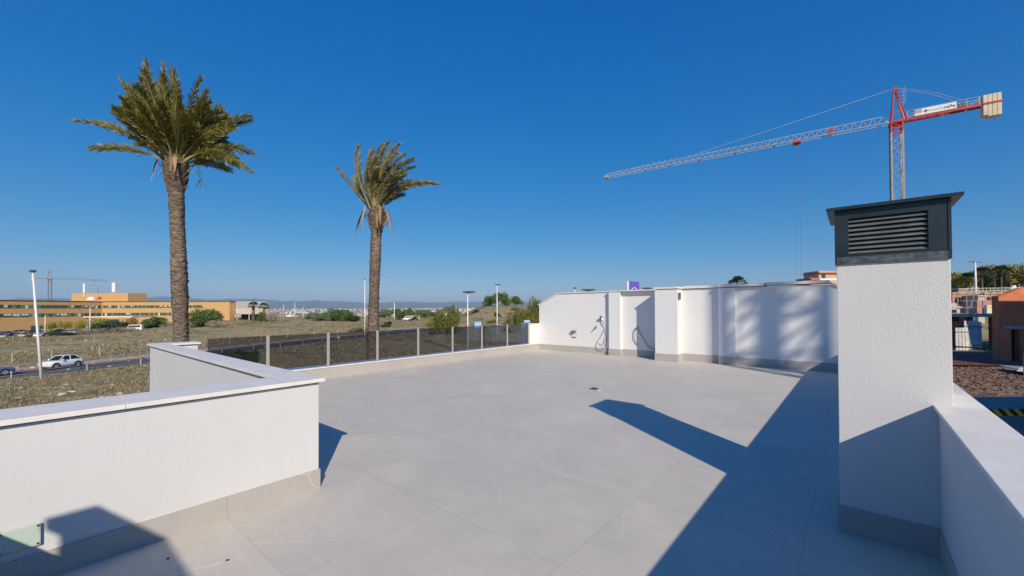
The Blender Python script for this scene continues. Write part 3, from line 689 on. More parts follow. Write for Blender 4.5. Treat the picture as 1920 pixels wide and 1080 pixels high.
# banner on its counter-jib
def text_mesh(s, size, mat, parent, loc, rot, name='lettering', bold=0, ext=.01):
    cu = bpy.data.curves.new(name, 'FONT'); cu.body = s; cu.size = size; cu.extrude = ext; cu.offset = bold; cu.align_x = 'LEFT'
    ob = bpy.data.objects.new('tmp', cu); COL.objects.link(ob); dg = bpy.context.evaluated_depsgraph_get(); dg.update()
    me = bpy.data.meshes.new_from_object(ob.evaluated_get(dg)); bpy.data.objects.remove(ob)
    me.materials.clear(); me.materials.append(mat)
    o = bpy.data.objects.new(name, me); COL.objects.link(o); o.parent = parent; o.location = loc; o.rotation_euler = rot; return o
zj = pj.z-foot.z
b = MB(); b.box(-6.0, -1.85, .66, .70, zj+.12, zj+1.0); bo = b.build('banner', NT('white_banner').col((.80, .80, .79)).rough(.6).m, RCR)
b = MB(); b.box(-2.6, -1.87, .7005, .71, zj+.42, zj+.98); b.build('grey_panel', var('grey_panel', (.38, .38, .38), .05), bo)
NAVY = NT('navy_print').col((.02, .05, .22)).rough(.6).m; PGREY = NT('grey_print').col((.42, .45, .5)).rough(.6).m; DGREY = NT('dark_print').col((.06, .07, .09)).rough(.6).m
b = MB(); b.box(-3.32, -2.72, .7005, .71, zj+.50, zj+.62); b.box(-3.06, -2.94, .7005, .711, zj+.30, zj+.80); b.tube([(-3.0, .701, zj+.56), (-3.0, .713, zj+.56)], .12, 12); b.build('emblem', NAVY, bo)
text_mesh('media', .62, PGREY, bo, (-3.38, .701, zj+.38), (pi/2, 0, pi), bold=.006)
text_mesh('caña', .62, DGREY, bo, (-4.78, .701, zj+.38), (pi/2, 0, pi), bold=.012)
pl = at(94, 523, 300); f2 = Vector((pl.x, pl.y, float(gz(pl.x, pl.y))))
crane(f2, radians(93.8), pl.z-f2.z, 29.5, 7.5, at(95, 505, 300).z-f2.z, 1.7, 'small far tower crane rising behind the tan building at far left', (M['steel_dark'], M['steel_dark'], M['red_faded']), False, 1.5, 1.3, trolley=.78)
# crane whose mast shadow falls on the far wall; stands off to the right, behind the viewpoint
def shadow_crane():
    x, y = -1.80+.8206*22, 12.94-.5715*22; g = float(gz(x, y))
    t = empty('tower_crane', (x, y, g), atan2(-.5715, .8206)+pi/4+radians(7), 'grey lattice crane mast beyond the right rear of the terrace, shading the far wall', 'tower crane')
    m = MB(); w = .98; lattice(m, (0, 0, 0), (0, 0, 42), w, .95, .165, .07); m.build('mast', M['crane_grey'], t)
    m = MB(); m.box(-.7, .7, -.7, .7, 42, 42.4); lattice(m, (0, 0, 42.4), (0, 0, 46), .8, 1, .12, .06); m.build('cat_head', M['red'], t)
    m = MB(); jy = []
    for i in range(34):
        a = 1+i*1.0
        m.bar((a, 0, 43.6), (a+.5, -.5, 42.5), .05); m.bar((a+.5, -.5, 42.5), (a+1, 0, 43.6), .05); m.bar((a, 0, 43.6), (a+.5, .5, 42.5), .05); m.bar((a+.5, .5, 42.5), (a+1, 0, 43.6), .05)
    m.bar((.5, 0, 43.6), (35, 0, 43.6), .09); m.bar((.5, -.5, 42.5), (35, -.5, 42.5), .09); m.bar((.5, .5, 42.5), (35, .5, 42.5), .09); o = m.build('jib', M['crane_white'], t); o.rotation_euler.z = radians(135)
    m = MB(); m.box(-9, -.5, -.5, .5, 42.3, 42.6); m.box(-9.8, -8.4, -.6, .6, 41, 43.4); o = m.build('counter_jib', M['red'], t); o.rotation_euler.z = radians(135)
shadow_crane()
# ------------------------------------------------------------------ palms
def frond(V, Fa, base, tip, sag, n=34, ll=.55, droop=.85, wind=(0, 0, 0), rng=None, wl=.0115, Rv=None, Rf=None):
    base = np.array(base, float); tip = np.array(tip, float); L = np.linalg.norm(tip-base)
    mid = (base+tip)/2 + np.array([0, 0, sag])*L*.5 - np.array(wind, float)*L*.2
    ts = np.linspace(0, 1, n); P = ((1-ts)**2)[:, None]*base+(2*ts*(1-ts))[:, None]*mid+(ts**2)[:, None]*tip
    T = np.gradient(P, axis=0); T /= np.linalg.norm(T, axis=1)[:, None]
    up = np.array([0, 0, 1.]); wind = np.array(wind, float); roll = rng.uniform(-1.3, 1.3); lk = rng.uniform(.8, 1.1)
    for i in range(n):
        t = ts[i]
        if t < .24: continue
        sd_ = np.cross(T[i], up); sd_ = sd_/(np.linalg.norm(sd_)+1e-6); nn = np.cross(sd_, T[i])
        l0 = ll*lk*(sin(pi*min(1, (t-.14)/.94))**.6*.85+.15)
        for s in (-1, 1):
            for q in range(3):
                ph = roll + (.15, .75, -.35)[q]*1.0 + rng.normal(0, .18); c_, s_ = cos(ph if s > 0 else pi-ph+2*roll), sin(ph if s > 0 else pi-ph+2*roll)
                out = sd_*c_+nn*s_; l = l0*rng.uniform(.7, 1.12); fw = .95+.6*t+rng.normal(0, .18)
                d = out+T[i]*fw; d /= np.linalg.norm(d)
                p0 = P[i]+T[i]*rng.uniform(0, 1)*L/n; p1 = p0+d*l*.5+wind*l*.08; p2 = p0+d*l+(np.array([0, 0, -droop])+wind)*l*.42*rng.uniform(.6, 1.3)
                wv = np.cross(d, rng.normal(size=3)); wv = wv/(np.linalg.norm(wv)+1e-6)*wl*rng.uniform(.8, 1.3)
                b = len(V); V += [p0-wv*.6, p0+wv*.6, p1+wv, p1-wv, p2]
                Fa += [(b, b+1, b+2, b+3), (b+3, b+2, b+4, b+4)]
    return P
def scalepalm(name, px, D, zc, rb, rt, lean, tips, label, group, leafm, seed, wind, crown_px=None, ll=.5, fill=22, spread=1.8, rise=1.6, dead=7, boot=1.0, emin=.32):
    rng = np.random.default_rng(seed); base = gat(px, D); root = empty(name, base, radians(YAW), label, 'palm tree', group)
    H_ = zc-base.z            # crown base height above ground (root frame)
    # trunk, ringed with old leaf scars
    ns = 26; rows = int(H_/.030); V = []
    ph = 0
    hh = np.linspace(-.3, H_, rows)
    saw = (np.arange(rows) % 2)
    nz = rng.normal(0, 1, (rows, ns)); off = lean(hh/H_)
    for i, z in enumerate(hh):
        f = max(0, z/H_); r = rb*(1-f)+rt*f
        r = r*(1+.06*sin(z*1.9+seed)) 
        for k in range(ns):
            a = 2*pi*k/ns
            sc = ((z/.115 + k*.5*((i//4) % 2) + .25*sin(3*a+z)) % 1.0)
            rr = r*(.93+.15*(1-sc)) + .011*nz[i, k]
            V.append((off[i]+rr*cos(a), rr*sin(a), z+.012*sin(5*a+z*9)))
    V = np.array(V); i, j = np.meshgrid(np.arange(rows-1), np.arange(ns), indexing='ij'); j2 = (j+1) % ns
    Fa = np.stack([i*ns+j, i*ns+j2, (i+1)*ns+j2, (i+1)*ns+j], -1).reshape(-1, 4)
    npmesh('trunk', V, Fa, M['ptrunk'], root)
    ox = float(lean(np.array([1.0]))[0])
    # boot of cut leaf bases under the crown
    mb = MB(); bh = .95*boot; 
    mb.tube([(ox, 0, H_-.35), (ox, 0, H_), (ox, 0, H_+bh*.55), (ox, 0, H_+bh)], [rt, rt*1.22, rt*1.5, rt*1.0], 16)
    for r_ in range(9):
        z = H_-.28+bh*r_/7.5; rr = rt*(1.02+.5*sin(min(1, r_/8)*pi*.75)); 
        for k in range(9):
            a = 2*pi*(k+.5*(r_ % 2))/9+rng.normal(0, .06); d = Vector((cos(a), sin(a), 0)); s = Vector((-sin(a), cos(a), 0)); c = Vector((ox, 0, z)) + d*rr*.93
            wdt = rt*.36; tp = c+d*rng.uniform(.05, .11)+Vector((0, 0, rng.uniform(.14, .22)))
            mb.add([c-s*wdt-Vector((0, 0, .02)), c+s*wdt-Vector((0, 0, .02)), tp+s*wdt*.45, tp-s*wdt*.45, c+Vector((0, 0, .2))-d*.05], [(0, 1, 2, 3), (3, 2, 4), (0, 3, 4), (1, 4, 2)])
    mb.build('boot', M['ptrunk'], root)
    # crown
    V = []; Fa = []; ra = MB(); cz = H_+bh*.8
    lst = []
    for (u, z, sag) in tips: lst.append((u, rng.uniform(-.9, .9), z, sag, 1))
    for k in range(fill):
        a = rng.uniform(0, 2*pi); el = rng.uniform(emin, 1.0)
        u = ox+cos(a)*spread*(1-el*.55)+wind[0]*.5; v = sin(a)*spread*(1-el*.45); z = cz+rise*el*rng.uniform(.75, 1.05)
        lst.append((u, v, z, rng.uniform(.15, .6), 0))
    for (u, v, z, sag, _) in lst:
        a = atan2(v, u-ox); b = (ox+cos(a)*rt*.5, sin(a)*rt*.5, cz-rng.uniform(0, .25))
        P = frond(V, Fa, b, (u, v, z), sag, n=54, ll=ll, wind=wind, rng=rng)
        R_ = [.032*(1-.85*q/(len(P)-1)) for q in range(len(P))]
        ra.tube([tuple(p) for p in P[::5]], [R_[q] for q in range(0, len(P), 5)], 5)
    V = np.array(V); npmesh('crown', V, np.array(Fa), leafm, root)
    ra.build('frond_stalks', M['rachis'], root)
    V = []; Fa = []
    for k in range(dead):
        a = rng.uniform(0, 2*pi); l = rng.uniform(.45, .95); b = np.array((ox+cos(a)*rt*1.1, sin(a)*rt*1.1, cz-rng.uniform(.05, .5)))
        m1 = b+np.array((cos(a)*l*.5, sin(a)*l*.5, .14)); e = b+np.array((cos(a)*l*.75, sin(a)*l*.75, -l*.7)); sdv = np.array((-sin(a), cos(a), 0))*.05
        q = len(V); V += [b-sdv*.5, b+sdv*.5, m1+sdv, m1-sdv, (m1+e)/2+sdv*.9+[0, 0, .06], (m1+e)/2-sdv*.9+[0, 0, .06], e+sdv*.2, e-sdv*.2]
        Fa += [(q, q+1, q+2, q+3), (q+3, q+2, q+4, q+5), (q+5, q+4, q+6, q+7)]
        for _ in range(6):
            f = rng.uniform(.2, 1); c0 = b*(1-f)+m1*f if f < .6 else m1*(1-f)+e*f; d = np.array((rng.normal(0, .5), rng.normal(0, .5), -1)); d = d/np.linalg.norm(d)*rng.uniform(.15, .4); s = np.array((-d[1], d[0], 0))/.4*.012*2
            q = len(V); V += [c0-s, c0+s, c0+d+s*.3, c0+d-s*.3]; Fa += [(q, q+1, q+2, q+3)]
    npmesh('dead_fronds', np.array(V), np.array(Fa), M['frond_dead'], root)
    return root
D1 = 13.0; D2 = 16.5
def tipsf(lst, px, D, ug):
    # tips read in metres from the trunk axis and the ground
    c = at(px, 580, D); gzv = float(gz(c.x, c.y)); o = []
    for (x, y, sag) in lst:
        p = at(x, y+(13 if D < 15 else 10), D); u = (p.x-c.x)*cy+(p.y-c.y)*sy_; o.append((u, p.z-gzv, sag))
    return o
pg = 'date palms beyond the terrace edge'
T1 = [(152, 218, .42), (172, 214, .35), (222, 135, .12), (252, 160, .1), (262, 122, .1), (240, 150, .15), (292, 117, .05), (312, 116, .05), (330, 122, .08), (360, 148, .15), (345, 150, .1), (382, 170, .3), (410, 160, .3), (398, 185, .35), (430, 188, .3), (436, 184, .4), (458, 238, .55), (440, 255, .5), (488, 318, .75), (462, 306, .6), (440, 290, .5), (420, 300, .4), (215, 280, .35), (250, 200, .2), (300, 160, .1), (340, 190, .1), (205, 235, .3), (395, 240, .3), (380, 210, .2)]
l1 = lambda f: -.30*np.asarray(f)**1.5*1.0+.12*np.sin(np.asarray(f)*2.6)*0
palm1x = 348
zc1 = at(330, 345, D1).z
def lean1(f):
    f = np.asarray(f, float); return (at(328, 345, D1)-at(palm1x, 345, D1)).length*-1*(f**1.6)
scalepalm('date_palm', palm1x, D1, zc1, .218, .195, lean1, tipsf(T1, palm1x, D1, 0), 'taller date palm with full olive crown, beyond the left parapet', pg, M['frond'], 5, (.25, 0, -.1), ll=.56, fill=66, spread=2.0, rise=2.25)
T2 = [(626, 301, .30), (650, 315, .2), (655, 335, .2), (660, 290, .2), (708, 250, .1), (690, 262, .1), (722, 256, .15), (745, 258, .35), (738, 268, .3), (752, 272, .4), (776, 292, .55), (772, 300, .5), (820, 334, .6), (800, 322, .5), (765, 318, .45), (745, 345, .3), (700, 275, .1), (715, 270, .1), (680, 275, .1), (730, 290, .2), (705, 300, .1), (690, 300, .1), (735, 320, .3)]
palm2x = 697
zc2 = at(704, 425, D2).z
def lean2(f):
    f = np.asarray(f, float); return (at(706, 425, D2)-at(palm2x, 425, D2)).length*(f**2.2)
scalepalm('date_palm', palm2x, D2, zc2, .225, .19, lean2, tipsf(T2, palm2x, D2, 0), 'shorter wind-blown date palm with greyish crown, behind the glass balustrade', pg, M['frond_grey'], 9, (1.0, 0, -.1), ll=.52, fill=44, spread=1.25, rise=2.2, dead=16, boot=.9, emin=.48)
# ------------------------------------------------------------------ shrubs and trees
def leafmesh(name, n, lobes, size, mat, seed, flat=.0, asp=.5):
    """unit-ish crown (about 1 m radius, base at z=0) of many leaf faces spread through lobes"""
    r = np.random.default_rng(seed); Cs = []; Rs = []
    for k in range(lobes):
        a = r.uniform(0, 2*pi); d = r.uniform(.1, .72)**.8; Cs.append((cos(a)*d, sin(a)*d, r.uniform(.25, 1.05)*(1-.35*d))); Rs.append(r.uniform(.22, .48))
    Cs = np.array(Cs); Rs = np.array(Rs); pk = r.choice(lobes, n, p=Rs**2/np.sum(Rs**2))
    d = r.normal(size=(n, 3)); d /= np.linalg.norm(d, axis=1)[:, None]; rad = Rs[pk]*(r.uniform(.35, 1.05, n)**.45)
    P = Cs[pk]+d*rad[:, None]; P[:, 2] = np.abs(P[:, 2])*(1-flat)
    u = r.normal(size=(n, 3)); u -= d*np.sum(u*d, 1)[:, None]*.5; u /= np.linalg.norm(u, axis=1)[:, None]
    v = np.cross(u, d+r.normal(size=(n, 3))*.5); v /= np.linalg.norm(v, axis=1)[:, None]+1e-9
    s = size*r.uniform(.6, 1.3, n)[:, None]; a = u*s; b = v*s*asp
    V = np.stack([P-a, P+b, P+a, P-b], 1).reshape(-1, 3); Fa = np.arange(n*4).reshape(n, 4)
    me_o = npmesh(name, V, Fa, mat); me = me_o.data; bpy.data.objects.remove(me_o); return me
LM = {}
for k, (mk, n, lo, sz, asp) in enumerate([('bright', 3800, 13, .055, .6), ('dark', 3200, 11, .06, .6), ('olive', 4200, 15, .06, .35), ('yellow', 2600, 10, .06, .5), ('brown', 2600, 12, .09, .08), ('russet', 2600, 12, .06, .5), ('far', 2400, 11, .07, .6)]):
    LM[mk] = [leafmesh('crown_leaves', n, lo, sz, GR[mk], 40+k*7+j, asp=asp) for j in range(2)]
tb = MB()
def trunkmesh():
    m = MB(); m.tube([(0, 0, -.3), (.02, 0, .3), (0, .03, .75)], [.07, .05, .03], 7)
    for a in (.3, 2.2, 4.1, 5.3): m.tube([(0, 0, .25), (.22*cos(a), .22*sin(a), .55), (.45*cos(a), .45*sin(a), .85)], [.035, .022, .01], 5)
    o = m.build('trunk_tmp', M['trunkbark']); me = o.data; bpy.data.objects.remove(o); return me
TRM = trunkmesh(); rs = random.Random(4)
def plant(kind, name, px, D, w, h, label, cat='bush', group=None, trunk=0, dz=-.1, loc=None):
    """w = half width in metres, h = height"""
    p = loc if loc is not None else gat(px, D, dz)
    t = empty(name, p, rs.uniform(0, 6.28), label, cat, group)
    c = bpy.data.objects.new('crown', rs.choice(LM[kind])); COL.objects.link(c); c.parent = t; c.location.z = trunk; c.scale = (w, w, (h-trunk)/1.25)
    tk = bpy.data.objects.new('trunk', TRM); COL.objects.link(tk); tk.parent = t; tk.scale = (w*.8, w*.8, (trunk+(h-trunk)*.7) if trunk else h*.6)
    return t
gB = 'bushes between the field and the tan building'
plant('bright', 'bush', 291, 158, 6.6, 5.2, 'broad bright green bush in front of the tan building, left of the tall palm trunk', group=gB)
plant('bright', 'bush', 388, 150, 6.6, 7.0, 'tall bright green bush right of the tall palm trunk, before the tan building', group=gB)
plant('brown', 'bush', 408, 143, 3.4, 3.6, 'grey-brown leafless bush at the foot of the tall bright green bush', group=gB)
plant('dark', 'bush', 213, 150, 6.5, 4.3, 'dull dark green bush under the entrance canopy', group=gB)
plant('brown', 'bush', 228, 142, 3.8, 2.6, 'dry grey-brown thicket right of the dark entrance bush', group=gB)
plant('brown', 'bush', 172, 140, 4.2, 2.2, 'low dry grey-brown thicket left of the dark entrance bush', group=gB)
plant('dark', 'bush', 118, 132, 3.6, 1.6, 'low dark green scrub in front of the parked cars', group=gB)
for px, D, w, h, lb in ((96, 152, 2.4, 4.3, 'clipped round tree before the shaded facade, leftmost of four'), (122, 153, 2.2, 4.5, 'clipped round tree before the shaded facade, second of four from the left'), (153, 155, 2.6, 5.0, 'clipped round tree at the left end of the entrance canopy'), (181, 153, 3.0, 5.6, 'clipped leafy tree under the left half of the entrance canopy')):
    plant('yellow', 'clipped_tree', px, D, w, h, lb, 'tree', 'clipped trees before the tan building', trunk=1.4)
plant('russet', 'bush', 246, 160, 2.8, 5.5, 'russet shrub at the right end of the entrance canopy')
plant('bright', 'bush', 493, 178, 3.0, 4.5, 'round green bush under the right one of two small fan palms')
plant('brown', 'bare_tree', 517, 175, 4.2, 6.2, 'bare grey-brown tree right of the two small fan palms', 'tree')
gM = 'bush clump on the field crest'
plant('far', 'bush', 607, 190, 5, 4.8, 'grey-green bush at the left end of the clump on the field crest', group=gM)
plant('bright', 'bush', 640, 186, 6.5, 5.5, 'largest green bush of the clump on the field crest', group=gM)
plant('far', 'bush', 628, 200, 6, 6.8, 'tallest grey-green bush at the back of the clump on the field crest', group=gM)
plant('far', 'bush', 590, 210, 4.5, 4.2, 'small faded bush left behind the clump on the field crest', group=gM)
plant('dark', 'bush', 660, 180, 3.6, 3.2, 'low dark bush at the right end of the clump on the field crest', group=gM)
plant('olive', 'bush', 672, 128, 2.8, 2.0, 'low olive bush on the bank left of the wind-blown palm trunk')
plant('far', 'tree', 722, 215, 4.2, 6.0, 'small faded tree right of the wind-blown palm trunk', 'tree', trunk=1)
plant('bright', 'tree', 754, 205, 6.0, 7.4, 'round green tree beyond the side road, left of the thin mast', 'tree', trunk=1)
plant('far', 'tree', 790, 230, 5.0, 6.2, 'faded round tree beyond the side road, near the green van', 'tree', trunk=1)
plant('far', 'tree', 806, 260, 6, 6.0, 'distant faded tree right of the side road end', 'tree', trunk=1)
plant('far', 'tree', 852, 250, 5, 8.5, 'distant faded tree left of the hill foot', 'tree', trunk=1)
plant('dark', 'bush', 728, 165, 1.8, 1.6, 'small dark bush on the field, upper of two right of the palm trunk')
plant('dark', 'bush', 722, 150, 2.2, 1.3, 'small dark bush on the field, lower of two right of the palm trunk')
plant('olive', 'pine_bush', 828, 112, 3.4, 7.6, 'olive green pine bush beside the road, left half of the pair', 'bush')
plant('olive', 'pine_bush', 847, 114, 3.0, 6.8, 'olive green pine bush beside the road, right half of the pair', 'bush')
plant('yellow', 'bush', 803, 140, 2.4, 2.8, 'yellowish bush at the edge of the side road')
gH = 'trees on the hill top'
plant('bright', 'tree', 921, 215, 4.6, 6.0, 'green tree on the hill top, left of the tallest lamp post', 'tree', gH, trunk=.6)
plant('bright', 'tree', 940, 218, 4.8, 7.6, 'green tree on the hill top, just right of the tallest lamp post', 'tree', gH, trunk=.6)
plant('bright', 'tree', 969, 225, 4.2, 5.4, 'round green tree alone on the hill top, right of the lamp post', 'tree', gH, trunk=.6)
plant('brown', 'bare_tree', 954, 226, 3.0, 6.5, 'bare twiggy tree between the green trees on the hill top', 'tree', gH, trunk=.6)
plant('brown', 'bare_tree', 983, 172, 3.6, 5.5, 'bare twiggy tree on the slope above the olive bushes', 'tree')
plant('olive', 'pine_bush', 966, 124, 3.4, 7.2, 'olive green bush at the hill foot, left of three by the blue road sign', 'bush')
plant('olive', 'pine_bush', 985, 126, 4.0, 7.6, 'olive green bush at the hill foot, directly behind the blue road sign', 'bush')
plant('olive', 'pine_bush', 1003, 128, 3.6, 11.0, 'tall olive green pine beside the end of the white wall', 'bush', trunk=1)
for k in range(14):
    px = 870+k*10.5; D = rs.uniform(150, 205)
    plant(['brown', 'far', 'dark', 'brown'][k % 4], 'scrub_bush', px, D, rs.uniform(1.2, 2.6), rs.uniform(1, 2), ['dry brown', 'grey-green', 'dark', 'dry twiggy'][k % 4]+' scrub bush on the hillside, number %d counted from its left foot' % (k+1) if False else {0: 'dry brown scrub bush dotted over the hillside', 1: 'grey-green scrub bush dotted over the hillside', 2: 'dark scrub bush dotted over the hillside', 3: 'dry brown scrub bush dotted over the hillside'}[k % 4], 'bush', {0: 'dry brown hillside scrub bushes', 1: 'grey-green hillside scrub bushes', 2: 'dark hillside scrub bushes', 3: 'dry brown hillside scrub bushes'}[k % 4])
# dark bush right behind the glass, near
plant('dark', 'bush', 418, 48, 1.75, 2.3, 'near-black green bush behind the parapet corner, left half of the pair beside the road')
plant('dark', 'bush', 448, 47, 2.0, 2.9, 'near-black green bush behind the parapet corner, right half of the pair beside the road')
# fan palms
def fanpalm(px, D, h, r, label, group=None, loc=None, nf=34, seed=1, trunk_r=.22, skirt=False):
    rng = np.random.default_rng(seed); t = empty('fan_palm', loc if loc is not None else gat(px, D), rs.uniform(0, 6), label, 'palm tree', group)
    m = MB(); m.tube([(0, 0, -.3), (.03, 0, h*.5), (0, 0, h)], [trunk_r*1.15, trunk_r, trunk_r*.95], 10); m.build('trunk', M['trunkbark'], t)
    V = []; Fa = []
    for k in range(nf):
        a = rng.uniform(0, 2*pi); el = rng.uniform(-.35, 1.35); st = r*.55; c = np.array((0, 0, h)); d = np.array((cos(a)*cos(el), sin(a)*cos(el), sin(el))); hub = c+d*st
        sd_ = np.cross(d, [0, 0, 1]); sd_ /= np.linalg.norm(sd_)+1e-6; up = np.cross(sd_, d)
        q = len(V); V += [c-sd_*.02, c+sd_*.02, hub+sd_*.015, hub-sd_*.015]; Fa += [(q, q+1, q+2, q+3)]
        for b in np.linspace(-1.25, 1.25, 11):
            e = d*cos(b)+sd_*sin(b)+up*.12*rng.normal(); tip = hub+e*r*.5*rng.uniform(.85, 1.1)+np.array([0, 0, -.12*r]); mid = hub+e*r*.28; wv = np.cross(e, up); wv = wv/(np.linalg.norm(wv)+1e-6)*r*.05
            q = len(V); V += [hub, mid+wv, tip, mid-wv]; Fa += [(q, q+1, q+2, q+3)]
    npmesh('crown', np.array(V), np.array(Fa), M['fan'], t)
    if skirt:
        V = []; Fa = []
        for k in range(60):
            a = rng.uniform(0, 2*pi); z = h-rng.uniform(.1, h*.35); c = np.array((cos(a)*.15, sin(a)*.15, z)); e = c+np.array((cos(a)*.45, sin(a)*.45, -.9)); s = np.array((-sin(a), cos(a), 0))*.12
            q = len(V); V += [c-s, c+s, e+s, e-s]; Fa += [(q, q+1, q+2, q+3)]
        npmesh('dead_fronds', np.array(V), np.array(Fa), M['frond_dead'], t)
    return t
fanpalm(475, 176, 6.9, 2.3, 'small fan palm in front of the grey block, left of two', 'small fan palms beside the tan building', seed=3, trunk_r=.55, skirt=True)
fanpalm(495, 177, 6.3, 2.3, 'small fan palm right of the grey block, right of two', 'small fan palms beside the tan building', seed=4, trunk_r=.55, skirt=True)
# palm tops rising above the far wall
p = at(1383, 530, 60); g = float(gz(p.x, p.y)); fanpalm(0, 0, p.z-g-.3, 1.5, 'fan palm whose dark crown peeks over the far wall coping', loc=Vector((p.x, p.y, g)), seed=6)
# ------------------------------------------------------------------ street lamps and posts
def lamp(px, D, ytop, label, head='disc', group='lamp posts along the roads', r=.09, ybase=None, lean=0):
    g = gat(px, D); top = at(px, ytop, D).z-g.z; t = empty('street_lamp', g, radians(YAW), label, 'street lamp', group)
    m = MB(); m.tube([(0, 0, -.2), (lean*.5, 0, top*.5), (lean, 0, top)], [r*1.5, r*1.2, r*.8], 10); m.build('pole', M['white_metal'], t, smooth=True)
    m = MB()
    if head == 'disc': m.lathe([(.05, -.2), (.25, -.04), (.29, .04), (.2, .11), (.02, .14)], (lean, 0, top), 14)
    elif head == 'long': m.lathe([(.05, -.12), (.55, -.02), (.62, .05), (.5, .13), (.04, .17)], (lean+.15, 0, top), 16, sx=1.25, sy=.6)
    elif head == 'double': m.box(lean-1.0, lean-.15, -.18, .18, top-.03, top+.1); m.box(lean+.1, lean+1.1, -.18, .18, top-.08, top+.05); m.box(lean-.3, lean+.3, -.06, .06, top-.12, top-.02)
    m.build('lamp_head', M['anth2'], t, smooth=False); return t
lamp(80, 41.5, 508, 'white leaning lamp post by the road at far left, small disc head', lean=-1.06, r=.09)
lamp(345, 120, 566, 'thin white post hugging the right side of the tall palm trunk', r=.13)
lamp(684, 105, 523, 'white lamp post just left of the wind-blown palm trunk', r=.10)
lamp(739.5, 190, 566, 'short white post in the field right of the wind-blown palm', r=.16)
lamp(877, 47, 548, 'pale lamp post behind the glass with wide dark oval head', head='long', r=.065)
lamp(932, 95, 534, 'tallest white lamp post at the hill foot with flat dark head', head='long', r=.11)
lamp(1830, 75, 491, 'white lamp post with twin dark heads above the building site', head='double', r=.14)
for px, y, D, hd, lb in ((1078, 540, 70, 'disc', 'tiny lamp head showing above the far wall, leftmost'), (1101, 544, 45, 'long', 'dark oval lamp head just above the far wall, left of the purple flag'), (1212, 541, 55, 'long', 'dark oval lamp head above the far wall, right of the purple flag'), (1320, 535, 90, 'disc', 'tiny lamp head above the far wall, left of the fan palm top')):
    lamp(px, D, y, lb, head=hd, group='lamp heads above the far wall')
lamp(855, 190, 572, 'thin distant mast left of the hill foot', r=.09)
for px, D, yt in ((85, 140, 590), (169, 140, 575)): lamp(px, D, yt, {85: 'thin pale post in the car park, left of the clipped trees', 169: 'thin pale post beside the entrance canopy'}[px], r=.11)
for k, px in enumerate((532, 553, 568)):
    lamp(px, 230, (570, 566, 574)[k], ('thin far lamp post on the field crest, left of three', 'thin far lamp post on the field crest, tallest and middle of three', 'thin far lamp post on the field crest, right of three')[k], r=.12)
# fence posts across the field and guardrails
RL = 'thin concrete fence posts across the field'
fp = [(-68.4, 56.3), (-66.6, 59.5), (-64.2, 64), (-61.2, 70), (-58.8, 76), (-57, 83), (-55.5, 91), (-54, 99), (-52, 108), (-50, 118), (-46, 128), (-40, 136)]
pm = MB(); pm.box(-.06, .06, -.06, .06, -.3, 1.45)
proto = tag(pm.build('fence_post', M['concrete']), 'thin grey concrete fence post standing in the dry field', 'fence post', RL); proto.location = gp(*fp[0])
ORD = 'first second third fourth fifth sixth seventh eighth ninth tenth eleventh twelfth'.split()
proto['label'] = 'thin grey field fence post beyond the road, first from the left'
for k, q in enumerate(fp[1:]):
    c = proto.copy(); COL.objects.link(c); c.location = gp(*q); c['label'] = 'thin grey field fence post beyond the road, %s from the left' % ORD[k+1]
def guardrail(off, label, sp, hgt=.62, tall=False, mat='galv'):
    C = np.array(cat(ROAD, 12)); T = np.gradient(C, axis=0); T /= np.linalg.norm(T, axis=1)[:, None]; N = np.stack([T[:, 1], -T[:, 0]], 1); Q = C+N*off
    t = empty('guardrail', gp(*Q[0]), 0, label, 'guardrail'); o = -t.location; m = MB(); pts = [gp(*q, hgt) + o for q in Q[:92]]
    for a, b in zip(pts[:-1], pts[1:]): m.bar(a, b, .05, .2 if not tall else .05)
    if tall:
        for a, b in zip(pts[:-1], pts[1:]): m.bar(a-Vector((0, 0, .35)), b-Vector((0, 0, .35)), .05, .05)
    m.build('rail', M[mat], t); acc = 0; n = 0
    for i in range(1, 92):
        acc += (pts[i]-pts[i-1]).length
        if acc > sp and n < 40:
            acc = 0; n += 1; m = MB(); p = pts[i]; m.bar(p-Vector((0, 0, hgt+.3)), p+Vector((0, 0, .12 if tall else 0)), .1 if tall else .12); m.build('post', M['concrete' if tall else mat], t)
guardrail(-4.6, 'grey steel guardrail along the far side of the road', 4)
guardrail(4.5, 'low pale post-and-rail barrier along the near side of the road', 5.2, .75, True)
